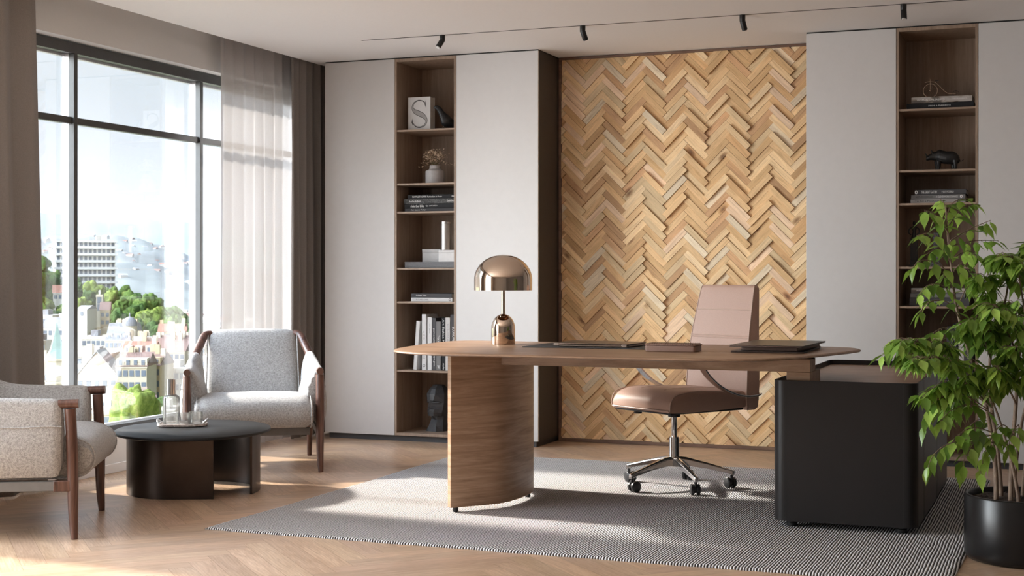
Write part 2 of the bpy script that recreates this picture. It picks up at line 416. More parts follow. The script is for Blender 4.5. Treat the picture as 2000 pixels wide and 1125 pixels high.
mb = MB(); mb.box(3.3, 3.45, -2.1, 8.66, 0, CZ)
M['wall_warm'] = plain('wall_warm_grey', (.22, .20, .19), .85, spec=.2, nscale=80, namp=.01)
tag(mb.build('wall_right', M['wall_warm'], smooth=False), kind='structure')
mb = MB(); mb.box(-5.0, 3.45, -2.2, -2.1, 0, 2.60)
tag(mb.build('wall_front', M['wall'], smooth=False), kind='structure')
mb = MB(); mb.box(XW, XW+.012, -2.1, 8.6, 0, .05)
tag(mb.build('baseboard_left', M['sill'], bevel=.002), kind='structure')
mb = MB(); mb.box(-4.86, XW+.006, 4.97, 8.5, .182, .194); 
tag(mb.build('trim_1', M['sill'], bevel=.002), kind='structure')

def window(name, y0, y1, z0, z1, mull, transom, base):
    t = thing(name, None, None); t['kind'] = 'structure'
    f = MB()
    f.box(-4.905, -4.85, y0, y1, z1-.056, z1); f.box(-4.905, -4.85, y0, y1, z0, z0+.048)
    f.box(-4.905, -4.85, y0, y0+.05, z0+.048, z1-.056); f.box(-4.905, -4.85, y1-.05, y1, z0+.048, z1-.056)
    f.box(-4.895, -4.858, y0+.05, y1-.05, transom-.018, transom+.018)
    f.build('frame', M['winframe'], t, bevel=.003)
    g = MB(); g.box(-4.93, -4.906, y0, y1, z1-.070, z1-.04); g.box(-4.93, -4.906, y0, y1, z0+.02, z0+.055)
    g.build('bead', M['winlight'], t, bevel=.003)
    for y in mull:
        k = MB(); k.box(-4.88, -4.845, y-.015, y+.015, z0+.048, z1-.056); k.build('mullion', M['winframe'], t, bevel=.002)
        k = MB(); k.box(-4.922, -4.88, y-.0135, y+.0135, z0+.048, z1-.056); k.build('outer_mullion', M['winlight'], t, bevel=.002)
    ys = [y0+.03] + list(mull) + [y1-.03]
    for a, b in zip(ys[:-1], ys[1:]):
        k = MB(); k.box(-4.903, -4.897, a+.005, b-.005, z0+.03, z1-.03); k.build('pane', M['pane'], t)
window('window_1', 4.97, 8.50, .195, 2.280, (6.118, 7.282, 8.44), 1.873, 0)
window('window_2', 1.8, 4.4, .195, 2.280, (3.1,), 1.873, 0)

# ------------------------------------------------------------------ herringbone feature panel
PX0, PX1, PY = -3.033, -1.400, 8.62
m, nt, p = newmat('reclaimed_wood_blocks')
f1 = noise(nt, coords(nt, 'UV', (5, 55, 1)), 1.3, 5, .65, 1.3); f2 = noise(nt, coords(nt, 'UV', (25, 420, 1)), 1, 3, .7)
vo = N(nt, 'ShaderNodeTexVoronoi'); nt.links.new(coords(nt, 'UV', (3.2, 7, 1)), vo.inputs['Vector']); vo.inputs['Scale'].default_value = 1.0
c = mix(nt, ramp(nt, f1, [(.25, (.68, .60, .54)), (.5, (.92, .91, .90)), (.75, (1.12, 1.12, 1.12))]), ramp(nt, f2, [(.3, (.88, .86, .83)), (.6, (1, 1, 1))]), .6, 'MULTIPLY')
c = mix(nt, c, ramp(nt, vo.outputs['Distance'], [(.03, (.22, .14, .10)), (.085, (.62, .5, .42)), (.14, (1, 1, 1))]), .9, 'MULTIPLY')
a = N(nt, 'ShaderNodeVertexColor', layer_name='tone'); c = mix(nt, c, a.outputs[0], 1.0, 'MULTIPLY')
nt.links.new(c, p.inputs['Base Color']); p.inputs['Roughness'].default_value = .6; bump(nt, p, f2, .15, .001); M['blocks'] = m
t = thing('herringbone_wall_panel', 'pale reclaimed wood herringbone feature panel on the back wall behind the desk', 'wall panel', ((PX0+PX1)/2, 8.62, 0))
off = t.location
mb = MB(); r = random.Random(11)
v0 = aty(1145.5, 345, 8.605)
tones = [(.78, .53, .29)]*3 + [(.88, .62, .36)]*3 + [(.93, .70, .44)]*2 + [(.95, .72, .54), (.70, .45, .24), (.72, .45, .26), (.88, .76, .60), (.62, .39, .22), (.98, .77, .52), (.80, .62, .40)]
for P, kind in herringbone(v0.x, v0.z, .187, .0389, PX0+.016, PX1-.016, .022, CZ-.016, .0006):
    d_ = r.choice((.003, .005, .009, .013, .017, .022)); tn = r.choice(tones); q_ = r.uniform(.88, 1.14); tn = (tn[0]*q_, tn[1]*q_*.965, tn[2]*q_*.88)
    ou, ov = r.uniform(0, 90), r.uniform(0, 90); n = len(P); y1 = PY-.012-d_
    vs = [(q[0], y1, q[1]) for q in P] + [(q[0], PY-.01, q[1]) for q in P]
    uvt = [(q[2]+ou, q[3]+ov) for q in P]
    fs = [tuple(range(n))]; uv = [uvt]
    for i in range(n):
        j = (i+1) % n; fs.append((i, i+n, j+n, j)); uv.append([uvt[i], (uvt[i][0], uvt[i][1]+.01), (uvt[j][0], uvt[j][1]+.01), uvt[j]])
    mb.add(vs, fs, uv=uv, col=tn)
mb.build('blocks', M['blocks'], t, off, smooth=False)
mb = MB(); mb.box(PX0, PX1, PY-.01, PY+.03, .001, CZ-.003); mb.build('backing_board', M['gap'], t, off)
mb = MB()
mb.box(PX0, PX1, PY-.035, PY-.008, CZ-.017, CZ-.002); mb.box(PX0, PX1, PY-.035, PY-.008, .001, .022)
mb.box(PX0, PX0+.017, PY-.035, PY-.008, .022, CZ-.017); mb.box(PX1-.017, PX1, PY-.035, PY-.008, .022, CZ-.017)
mb.build('frame', M['framewood'], t, off, bevel=.001)

# ------------------------------------------------------------------ cabinet wall
YF = 8.215; ZB = .036; ZT = 2.446
def tall_cabinet(x0, x1, label):
    t = thing('tall_cabinet', label, 'cabinet', ((x0+x1)/2, 8.43, 0), group=None); off = t.location
    b = MB(); b.box(x0+.0005, x1-.0005, YF+.021, 8.655, ZB, ZT); b.build('body', M['carcass'], t, off)
    d = MB(); d.box(x0+.001, x1-.001, YF, YF+.019, ZB, ZT); d.build('door', M['door'], t, off, bevel=.0015)
    return t
tall_cabinet(-4.522, -4.016, 'tall plain greige cabinet between the taupe curtain and the bookcase holding the bust')
tall_cabinet(-3.586, -3.035, 'tall plain greige cabinet behind the lamp, dark side facing the wooden wall panel')
tall_cabinet(-1.398, -.895, 'tall plain greige cabinet right beside the herringbone wall panel, left of the rhino bookcase')
tall_cabinet(-.457, .12, 'tall plain greige cabinet behind the ficus at the right edge of the view')
for i, x in enumerate((.125, .705, 1.285, 1.865, 2.445)):
    tall_cabinet(x, x+.575, ['first', 'second', 'third', 'fourth', 'last'][i] + ' plain greige cabinet of the run that continues past the ficus')
mb = MB(); mb.box(-4.50, -3.055, YF+.022, 8.65, 0, ZB-.001); mb.box(-1.378, 3.02, YF+.022, 8.65, 0, ZB-.001)
tag(mb.build('trim_2', M['plinth']), kind='structure')
mb = MB(); mb.box(-4.52, -3.037, YF+.004, 8.65, ZT+.0008, CZ-.0005); mb.box(-1.396, 3.02, YF+.004, 8.65, ZT+.0008, CZ-.0005)
tag(mb.build('trim_3', M['gap']), kind='structure')

SHL = [1.991, 1.648, 1.468, 1.109, .893, .455]
SHR = [1.991, 1.649, 1.464, 1.109, .888, .455]
def bookcase(x0, x1, zs, label):
    t = thing('open_bookcase', label, 'bookcase', ((x0+x1)/2, 8.43, 0)); off = t.location
    th = .014; y0 = YF-.001; y1 = 8.60
    for a, b in ((x0, x0+th), (x1-th, x1)):
        s = MB(); s.box(a, b, y0, 8.65, ZB, ZT); s.build('side_panel', M['shelfwood'], t, off, bevel=.001)
    for a, b, nme in ((ZT-.020, ZT, 'top_panel'), (ZB, ZB+.018, 'bottom_panel')):
        s = MB(); s.box(x0+th, x1-th, y0, 8.65, a, b); s.build(nme, M['shelfwood'], t, off, bevel=.001)
    s = MB(); s.box(x0+th, x1-th, y1, 8.62, ZB+.018, ZT-.02); s.build('back_panel', M['shelfwood'], t, off)
    for z in zs:
        s = MB(); s.box(x0+th, x1-th, y0+.004, y1, z-.012, z); s.build('shelf', M['shelfwood_h'], t, off, bevel=.001)
    return t
M['shelfwood'] = wood('shelf_walnut', (.27, .19, .135), (.335, .24, .175), (.40, .295, .22), (11, 11, .5), .5)
M['shelfwood_h'] = wood('shelf_walnut_horizontal', (.27, .19, .135), (.335, .24, .175), (.40, .295, .22), (.6, 9, 9), .5)
bookcase(-4.015, -3.587, SHL, 'tall narrow walnut bookcase nearest the window with bust, vase and lettered box')
bookcase(-.894, -.458, SHR, 'tall narrow walnut bookcase behind the ficus with rhino and penny farthing figurines')

# ------------------------------------------------------------------ ceiling track and spots
TY = 7.535
t = thing('light_track', 'thin black track line recessed in the white ceiling above the desk', 'light track', (-2.2, TY, CZ))
mb = MB(); mb.box(-3.90-.0, 1.9, TY-.006, TY+.006, CZ-.0015, CZ+.002); mb.build('rail', M['black_metal'], t, t.location)
SP = [(862, 'ceiling spotlight with pale lens nearest the window, tilted towards the floor', (-.55, -.75)), (1137, 'black ceiling spotlight above the left edge of the wood panel, turned to the panel', (.35, .4)),
      (1450, 'black ceiling spotlight above the right half of the wood panel, turned to the panel', (.30, .2)), (1765, 'ceiling spotlight with pale lens above the right bookcase, nearly upright', (.10, -.4))]
for px, lab, (dx, dy) in SP:
    P = atz(px, 78-(px-703)*.0657, CZ); P.y = TY
    t = thing('track_spotlight', lab, 'spotlight', P, group='spotlights on the ceiling track')
    s = MB(); s.lathe([(.016, -.001), (.016, -.010), (.0155, -.034), (.0145, -.036)], seg=20); s.build('mount', M['black_metal'], t)
    d = Vector((dx, dy, -1.35)).normalized(); a = Vector((0, 0, -.030)); b = a + d*.052
    s = MB(); s.tube([a, a+d*.006, b-d*.002, b], [.0145, .0155, .0155, .0145], 20); s.build('lamp_head', M['black_metal'], t)
    s = MB(); s.tube([b-d*.001, b+d*.004], [.012, .012], 20); s.build('lens', M['lens'] if dy < 0 else M['plastic'], t)

# ------------------------------------------------------------------ curtains
def curtain(name, y0, y1, xc, amp, folds, label, mat, seed, flare=1.25, lean0=0, lean1=0, zt=2.585, nz=16, thick=0):
    r = random.Random(seed); n = int(folds*14); rows = []
    ph = [r.uniform(-.5, .5) for _ in range(n+1)]; w2 = [r.uniform(.6, 1.25) for _ in range(int(folds)+3)]
    for i in range(nz+1):
        f = i/nz; z = zt*(1-f) + .012; row = []
        for j in range(n+1):
            s = j/n; ang = 2*PI*folds*s + .5*math.sin(6*s+seed) + .25*math.sin(3*f+5*s)
            am = amp*(.62+.38*min(1, f*2.2)) * w2[int(s*folds+.5)]
            y = y0+lean0*f + s*((y1+lean1*f)-(y0+lean0*f)) + .25*am*math.sin(2*ang+.7)
            x = xc + am*math.sin(ang) + .004*math.sin(23*s+4*f)
            row.append((x, y, z))
        rows.append(row)
    t = thing(name, label, 'curtain', (xc, (y0+y1)/2, 0))
    mb = MB(); mb.loft(rows, cap=False, closed=False)
    o = mb.build('drape', mat, t, t.location, ang=180)
    if thick:
        s = o.modifiers.new('solid', 'SOLIDIFY'); s.thickness = thick; s.offset = 0
    k = MB(); k.box(xc-.012, xc+.012, min(y0, y1), max(y0, y1), zt+.004, zt+.012); k.build('curtain_rail', M['sill'], t, t.location)
    return t
curtain('dark_curtain', 4.98, 5.635, -4.690, .034, 3.8, 'taupe linen curtain at the left edge of the view behind the near armchair', M['curtain'], 5, lean1=.12, thick=.002)
curtain('sheer_curtain', 7.275, 8.34, -4.716, .022, 9.5, 'white sheer curtain gathered at the right side of the big window', M['sheer'], 8, lean0=-.02)
curtain('dark_curtain', 7.975, 8.56, -4.640, .022, 7, 'taupe linen curtain hanging in the corner beside the greige cabinet', M['curtain'], 13, thick=.002)

# ------------------------------------------------------------------ rug
RX0, RX1, RY0, RY1 = -3.345, -.362, 5.06, 7.715
t = thing('area_rug', 'large flat woven rug with fine black and white cords under the desk', 'rug', ((RX0+RX1)/2, (RY0+RY1)/2, 0))
mb = MB(); nx = 260; rr = random.Random(2)
ys = [RY0, RY0+.006, RY0+.02] + [RY0+.02+(RY1-RY0-.04)*i/40 for i in range(1, 40)] + [RY1-.02, RY1-.006, RY1]
rows = []
for j, y in enumerate(ys):
    row = []
    for i in range(nx+1):
        x = RX0 + (RX1-RX0)*i/nx; h = .0095 if 0 < j < len(ys)-1 else .004
        if i in (0, nx): h = .004
        wob = .004*math.sin(i*.31)+.003*math.sin(i*.13+1) if j in (0, 1, len(ys)-1, len(ys)-2) else 0
        wx = .006*math.sin(y*2.3)+.003*math.sin(y*7)
        row.append((x+wx, y+wob*.6, h))
    rows.append(row)
mb.loft(rows, cap=False, closed=False)
bord = rows[0] + [r_[-1] for r_ in rows[1:]] + rows[-1][::-1][1:] + [r_[0] for r_ in rows[::-1][1:-1]]
mb.loft([bord, [(x, y, .0003) for x, y, z in bord]], cap=False)
mb.build('woven_pile', M['rug'], t, t.location, ang=60)

# ------------------------------------------------------------------ desk
DZ = .730; RUGZ = .0095
OUT = [(-2.80,6.68),(-2.4,6.685),(-1.9,6.685),(-1.4,6.685),(-1.0,6.685),(-.90,6.62),(-.862,6.5),(-.878,6.35),(-.915,6.2),(-.97,6.0),(-1.05,5.76),(-1.17,5.61),(-1.35,5.54),(-1.6,5.53),(-2.0,5.53),(-2.38,5.53),(-2.62,5.565),(-2.76,5.66),(-2.835,5.80),(-2.875,6.0),(-2.905,6.27),(-2.915,6.5),(-2.88,6.63)]
t = thing('desk', 'large walnut executive desk with rounded top, curved end panel and low beam', 'desk', (-1.9, 6.1, RUGZ)); off = t.location
S = spline([(x, y, 0) for x, y in OUT], 6, True)
cen = Vector((-1.9, 6.12, 0))
def inset(S, d):
    n = len(S); out = []
    for i in range(n):
        tg = (S[(i+1) % n] - S[i-1]).normalized(); nr = Vector((-tg.y, tg.x, 0))
        if nr.dot(S[i]-cen) > 0: nr = -nr
        out.append(S[i] + nr*d)
    return out
rings = []
for d_, z in ((.17, DZ-.020), (.10, DZ-.020), (.05, DZ-.0165), (.004, DZ-.012), (0, DZ-.009), (.001, DZ-.005), (.006, DZ-.002), (.014, DZ-.0004), (.02, DZ)):
    rings.append([(p.x, p.y, z) for p in inset(S, d_)])
mb = MB(); mb.loft(rings); mb.build('desk_top', M['desk'], t, off, ang=50)
# curved end panel
path = spline([(-2.555, 5.775, 0), (-2.48, 5.865, 0), (-2.405, 5.965, 0), (-2.378, 6.06, 0), (-2.372, 6.18, 0), (-2.378, 6.30, 0), (-2.405, 6.395, 0), (-2.48, 6.495, 0), (-2.555, 6.585, 0)], 6)
def ribbon(path, w):
    L_, R2 = [], []
    for i, p in enumerate(path):
        tg = (path[min(i+1, len(path)-1)] - path[max(i-1, 0)]).normalized(); nr = Vector((-tg.y, tg.x, 0))
        L_.append(p+nr*w/2); R2.append(p-nr*w/2)
    return L_ + R2[::-1]
poly = [(p.x-.0, p.y) for p in ribbon(path, .032)]
mb = MB(); mb.prism(poly, .030, DZ-.0195); mb.build('end_panel', M['desk_leg'], t, off, bevel=.003, ang=30)
for x, y in ((-2.535, 5.80), (-2.385, 6.31), (-2.53, 6.555)):
    mb = MB(); mb.lathe([(.011, RUGZ+.0005), (.013, RUGZ+.004), (.013, .0305)], (x, y, 0), 16); mb.build('foot', M['plastic'], t, off)
mb = MB(); mb.box(-2.476, -.998, 5.97, 6.10, .656, DZ-.0195); mb.build('beam', M['desk'], t, off, bevel=.002)
mb = MB(); mb.box(-1.097, -.998, 5.97, 6.226, .6015, .656); mb.build('post', M['desk'], t, off, bevel=.002)

# ------------------------------------------------------------------ pedestal sideboard
PX_0, PX_1, PY_0, PY_1 = -1.148, -.562, 5.93, 7.47
t = thing('pedestal_cabinet', 'low black lacquered sideboard with rounded corners and inset walnut top', 'cabinet', ((PX_0+PX_1)/2, (PY_0+PY_1)/2, RUGZ)); off = t.location
P = rrect(PX_0, PX_1, PY_0, PY_1, .05, 8); Q = rrect(PX_0+.008, PX_1-.008, PY_0+.008, PY_1-.008, .043, 8)
mb = MB(); mb.loft([[(x, y, .038) for x, y in P], [(x, y, .622) for x, y in P], [(x, y, .624) for x, y in rrect(PX_0+.002, PX_1-.002, PY_0+.002, PY_1-.002, .049, 8)], [(x, y, .624) for x, y in Q], [(x, y, .595) for x, y in Q]])
mb.build('shell', M['pedestal'], t, off, ang=40)
for x in (PX_0+.055, PX_1-.055):
    mb = MB(); mb.box(x-.0008, x+.0008, PY_0-.0006, PY_0+.004, .040, .621); mb.build('panel_seam', M['gap'], t, off)
for y in (6.20, 6.83):
    mb = MB(); mb.box(PX_1-.004, PX_1+.0008, y, y+.0016, .04, .621); mb.build('door_seam', M['gap'], t, off)
mb = MB(); mb.prism(rrect(PX_0+.009, PX_1-.009, PY_0+.009, PY_1-.009, .042, 8), .590, .6005); mb.build('wooden_top', M['desk'], t, off, bevel=.001)
for x, y in ((PX_0+.07, PY_0+.06), (PX_1-.07, PY_0+.06), (PX_0+.07, PY_1-.06), (PX_1-.07, PY_1-.06)):
    mb = MB(); mb.lathe([(.021, RUGZ+.0005), (.023, RUGZ+.004), (.023, .026), (.020, .028), (.020, .0385)], (x, y, 0), 20); mb.build('foot', M['plastic'], t, off)

# ------------------------------------------------------------------ lamp
LP = atz(979, 673.5, DZ); LP = Vector((LP.x-.012, LP.y+.055, DZ)); LP.z += .0005
t = thing('table_lamp', 'rose bronze mushroom table lamp with mirrored dome standing on the left of the desk', 'lamp', LP)
def dome(R, zb, zt, n=14, k=2.35, r_in=0):
    return [(R*(1-((i/n))**k)**(1/k) if i < n else r_in, zb+(zt-zb)*(i/n)) for i in range(n+1)]
mb = MB(); a_ = [(.0565, 0), (.057, .002), (.057, .075)] + [(.057*math.cos(q*PI/32), .075+.070*math.sin(q*PI/32)) for q in range(1, 15)] + [(.010, .1449), (.0, .145)]
mb.lathe(a_, seg=64); mb.build('base', M['bronze'], t, ang=60)
mb = MB(); mb.lathe([(.0092, .142), (.0092, .36), (.004, .362)], seg=24); mb.build('stem', M['bronze'], t)
mb = MB(); pr = [(.139, .258), (.1392, .31)] + [(.1392*math.cos(q*PI/40), .31+.120*math.sin(q*PI/40)) for q in range(1, 20)] + [(0, .430)]
inn = [(0, .4275)] + [(.1370*math.cos(q*PI/40), .31+.1175*math.sin(q*PI/40)) for q in range(19, 0, -1)] + [(.1370, .31), (.1370, .2582)]
mb.lathe(pr, seg=72, cap=False); mb.lathe(inn, seg=72, cap=False); mb.lathe([(.1370, .2582), (.139, .258)], seg=72, cap=False)
mb.build('lamp_shade', M['bronze'], t, ang=60)
mb = MB(); mb.lathe([(.012, .355), (.045, .352), (.045, .348), (.0, .347)], seg=32); mb.build('diffuser', M['cover_white'], t)
mb = MB(); mb.lathe([(.0035, .1305), (.0035, .137)], (0, -.030, 0), 12); mb.build('dimmer_button', M['bronze'], t)

# ------------------------------------------------------------------ things on the desk
E0 = .0006
t = thing('desk_mat', 'flat dark desk mat under the closed laptop', 'desk mat', (-2.03, 6.35, DZ))
mb = MB(); mb.prism(rrect(-2.337, -1.735, 6.105, 6.59, .008, 3), DZ+E0, DZ+.0038); mb.build('pad', M['mat'], t, t.location, bevel=.001)
mb = MB()
for i in range(90):
    x = -2.33+i*.0066; mb.box(x, x+.003, 6.108, 6.1095, DZ+.0038, DZ+.0042)
mb.build('stitching', M['box_grey'], t, t.location, smooth=False)
LZ = DZ+.0045
t = thing('laptop', 'closed bronze-grey laptop lying on the dark desk mat', 'laptop', (-2.02, 6.31, LZ))
mb = MB(); mb.prism(rrect(-.185, .185, -.145, .115, .012, 5), 0, .0095, RZ(-.05)); mb.build('base', M['alu'], t, bevel=.003)
mb = MB(); mb.prism(rrect(-.185, .185, -.145, .115, .012, 5), .0105, .0165, RZ(-.05)); mb.build('lid', M['alu'], t, bevel=.0025)
mb = MB(); mb.lathe([(.010, .0163), (.010, .0168)], (.01, -.01, 0), 24); mb.build('emblem', M['chrome'], t)
for x in (-.165, .165):
    mb = MB(); mb.box(x-.012, x+.012, -.1462, -.143, .0015, .0125, RZ(-.05)); mb.build('hinge', M['chrome'], t, bevel=.001)
t = thing('desk_box', 'small brown leather desk box with a ridged lid right of the laptop', 'box', (-1.60, 6.03, DZ+E0))
mb = MB(); mb.prism(rrect(-.112, .112, -.063, .063, .012, 5), 0, .026); mb.build('body', M['leather_mid'], t, bevel=.003)
mb = MB(); mb.prism(rrect(-.114, .114, -.065, .065, .013, 5), .0265, .0315); mb.build('lid', M['leather_mid'], t, bevel=.002)
mb = MB()
for i in range(22):
    mb.tube([(-.105+i*.01, -.055, .0325), (-.105+i*.01, .055, .0325)], .0028, 6)
mb.build('ridges', M['leather_mid'], t)
def flatbook(nm, lab, cat, cx, cy, z, w, d, h, rz, mat, pages=True, edge=.0022):
    t = thing(nm, lab, cat, (cx, cy, z), rz)
    a = MB(); a.prism(rrect(-w/2, w/2, -d/2, d/2, .004, 2), 0, edge if pages else h); a.build('back_cover' if pages else 'board', mat, t, bevel=.0008)
    if pages:
        a = MB(); a.prism(rrect(-w/2, w/2, -d/2, d/2, .004, 2), h-edge, h); a.build('front_cover', mat, t, bevel=.0008)
        a = MB(); a.box(-w/2+.003, w/2-.004, -d/2+.004, d/2-.004, edge+.0001, h-edge-.0001); a.build('pages', M['leather_mid'], t)
    return t
flatbook('folder', 'black folder lying flat on the desk, lowest of the stack at its right end', 'folder', -1.200, 6.305, DZ+E0, .315, .53, .0065, .03, M['black_metal'])
flatbook('notebook', 'brown leather notebook sandwiched between the two black folders', 'notebook', -1.185, 6.33, DZ+.0075, .25, .46, .0175, -.05, M['leather_mid'])
flatbook('folder', 'black folder topmost of the stack at the right end of the desk', 'folder', -1.186, 6.275, DZ+.0255, .315, .535, .0075, -.02, M['black_metal'])

# ------------------------------------------------------------------ office chair
OC = Vector((-1.82, 6.875, RUGZ+.0005)); fdir = Vector((-.545, -.839, 0)); rz = math.atan2(-fdir.x, fdir.y)  # local +y = facing
t = thing('office_chair', 'rose tan leather swivel chair with chrome five-star base behind the desk', 'office chair', OC, rz)
IR = Matrix.Rotation(-rz, 4, 'Z')
# star base from the measured caster places
for px, py in ((1228, 966), (1222, 943), (1360, 972), (1430, 957), (1345, 940)):
    d_ = IR @ (atz(px, py, 0) - Vector((OC.x, OC.y, 0))); a = math.atan2(d_.y, d_.x); Rr = .282
    u = Vector((math.cos(a), math.sin(a), 0)); s = Vector((-u.y, u.x, 0))
    mb = MB(); rings = []
    for q, z, hw, hh in ((.012, .128, .020, .026), (.06, .128, .019, .022), (.16, .110, .014, .015), (.25, .088, .0115, .0115), (.283, .080, .011, .0115), (.296, .076, .010, .012)):
        c_ = u*q + Vector((0, 0, z)); rings.append([c_+s*hw-Vector((0,0,hh)), c_+s*hw*.9+Vector((0,0,hh*.55)), c_+s*hw*.35+Vector((0,0,hh)), c_-s*hw*.35+Vector((0,0,hh)), c_-s*hw*.9+Vector((0,0,hh*.55)), c_-s*hw-Vector((0,0,hh))])
    mb.loft(rings); mb.build('base_leg', M['chrome'], t, bevel=.002)
    c_ = u*Rr; wa = a+1.1+.9*math.sin(px)
    w_ = Vector((math.cos(wa), math.sin(wa), 0)); wc = c_ + Vector((-w_.y, w_.x, 0))*.012
    k = MB(); k.tube([c_+Vector((0,0,.066)), c_+Vector((0,0,.038))], [.007, .007], 12)
    k.tube([wc+Vector((0,0,.029))-w_*.006, wc+Vector((0,0,.029))+w_*.006], [.020, .020], 20)
    cas = k.build('caster', M['plastic'], t)
    for sg in (-1, 1):
        k = MB(); q0 = wc+Vector((0,0,.0265)); k.tube([q0+w_*sg*.007, q0+w_*sg*.009, q0+w_*sg*.021, q0+w_*sg*.023], [.024, .0262, .0262, .023], 28); k.build('wheel', M['plastic'], cas)
mb = MB(); mb.lathe([(.030, .100), (.034, .106), (.034, .135), (.0255, .155), (.0255, .240), (.0235, .246), (.0235, .250), (.014, .251), (.0135, .345), (.016, .35)], seg=32)
mb.build('gas_lift', M['chrome'], t, ang=40)
mb = MB(); mb.lathe([(.031, .348), (.031, .375)], seg=24); mb.build('lift_collar', M['plastic'], t, bevel=.003)
mb = MB(); mb.box(-.08, .08, -.12, .10, .372, .392); mb.build('tilt_mechanism', M['plastic'], t, bevel=.008)
mb = MB(); mb.lathe([(.019, .0), (.020, .003), (.020, .024)], (.10, .15, .366), 20); mb.build('adjuster_knob', M['plastic'], t)
# seat: loft along y (front roll at +y)
def seat_ring(y, z0, z1, hw, r_=.03, crown=.006):
    pts = []
    for sx, xs in ((1, 1), ):
        pass
    n = 6
    pts += [(hw-.004, y, z0), (hw, y, z0+.012)]
    for i in range(n+1):
        a = PI/2*i/n; pts.append((hw-r_*.8+r_*.8*math.cos(a), y, z1-r_+r_*math.sin(a)))
    for i in range(1, 8):
        x = (hw-r_*.8)*(1-2*i/8); pts.append((x, y, z1+crown*(1-(x/hw)**2)))
    for i in range(n+1):
        a = PI/2+PI/2*i/n; pts.append((-(hw-r_*.8)+r_*.8*math.cos(a), y, z1-r_+r_*math.sin(a)))
    pts += [(-hw, y, z0+.012), (-hw+.004, y, z0)]
    return pts
SY0, SY1 = -.285, .222
mb = MB(); prof = [(SY0, .397, .474, .212), (-.20, .394, .484, .218), (-.05, .391, .490, .222), (.06, .390, .493, .222), (.12, .390, .491, .221), (.165, .390, .483, .219), (.195, .391, .468, .217), (.213, .392, .450, .215), (.222, .394, .430, .213), (.222, .395, .412, .212)]
def sz(y):
    q = sorted((a[0], a[2]) for a in prof)
    for a, b in zip(q[:-1], q[1:]):
        if a[0] <= y <= b[0]: return a[1]+(b[1]-a[1])*(y-a[0])/(b[0]-a[0])
mb.loft([seat_ring(*q, r_=min(.03, (q[2]-q[1])*.42)) for q in prof]); mb.build('seat', M['leather'], t, ang=50)
mb = MB(); mb.box(-.205, .205, SY0+.01, .208, .383, .394); mb.build('seat_pan', M['plastic'], t, bevel=.004)
for sx in (-1, 1):
    pts = spline([(sx*.2145, .222, .400), (sx*.2165, .219, .440), (sx*.2165, .196, .470), (sx*.218, .15, .483), (sx*.220, .06, .4895), (sx*.221, -.05, .486), (sx*.214, -.25, .474)], 5)
    mb = MB(); mb.tube(pts, .0032, 8); mb.build('seat_piping', M['leather_pipe'], t)
mb = MB(); mb.tube([(-.208, .2235, .402), (0, .227, .402), (.208, .2235, .402)], .0035, 8); mb.build('seat_piping', M['leather_pipe'], t)
for sx in (-1, 1):
    mb = MB(); mb.tube([(sx*.085, .14-.36*i/12, sz(.14-.36*i/12)+.0052) for i in range(13)], .0016, 6); mb.build('seat_stitching', M['leather_pipe'], t)
# backrest: front face at y=b(z), thickness tapering upward
def back_sec(z, front, thick, hw, nfr=8):
    pts = []
    for i in range(nfr+1):
        x = hw*(1-2*i/nfr); pts.append((x, front - .006*(1-(x/hw)**2) , z))
    pts += [(-hw-.004, front-.012, z), (-hw-.004, front-thick+.012, z), (-hw+.012, front-thick, z)]
    pts += [(hw-.012, front-thick, z), (hw+.004, front-thick+.012, z), (hw+.004, front-.012, z)]
    return pts
BK = [(.380, -.300, .060, .205), (.395, -.290, .085, .214), (.45, -.282, .095, .219), (.55, -.288, .096, .216), (.66, -.298, .090, .211), (.70, -.302, .087, .209), (.78, -.316, .076, .204), (.88, -.338, .062, .197), (.95, -.354, .052, .192), (.985, -.363, .045, .189), (.998, -.368, .034, .185), (1.002, -.374, .018, .180)]
mb = MB(); mb.loft([back_sec(*q) for q in BK]); mb.build('backrest', M['leather'], t, ang=42)
def bk(z):
    for a, b in zip(BK[:-1], BK[1:]):
        if a[0] <= z <= b[0]:
            f = (z-a[0])/(b[0]-a[0]); return [a[i]+(b[i]-a[i])*f for i in range(4)]
for zz in (.876, .745, .735):
    q = bk(zz); mb = MB(); mb.tube([(x*q[3], q[1]+.0005-.006*(1-x*x), zz) for x in [i/6-1 for i in range(13)]], .003, 6); mb.build('back_seam', M['leather_pipe'], t)
for sx in (-1, 1):
    mb = MB(); mb.tube(spline([(sx*(q[3]+.001), q[1]-.001, q[0]) for q in BK[1:-1]], 3), .0035, 6); mb.build('back_piping', M['leather_pipe'], t)
# arm loops (flat chrome bands)
for sx in (-1, 1):
    x = sx*.245
    pts = spline([(sx*.228, -.36, .462), (x, -.30, .455), (x, -.20, .462), (x, -.09, .500), (x, .0, .560), (x, .055, .625), (x, .065, .655), (x, .04, .668), (x, -.10, .672), (x, -.26, .670), (sx*.222, -.33, .660)], 6)
    rings = []
    for i, p_ in enumerate(pts):
        tg = (pts[min(i+1, len(pts)-1)]-pts[max(i-1, 0)]).normalized(); nr = Vector((1, 0, 0)); b_ = tg.cross(nr).normalized()
        hw, hh = .021, .0042
        rings.append([p_+nr*hw+b_*hh, p_-nr*hw+b_*hh, p_-nr*hw-b_*hh, p_+nr*hw-b_*hh])
    mb = MB(); mb.loft(rings); mb.build('armrest', M['chrome'], t, bevel=.0015, ang=50)
    mb = MB(); mb.box(x-.024, x+.024, -.24, .03, .676, .688); mb.build('arm_pad', M['leather'], t, bevel=.005)

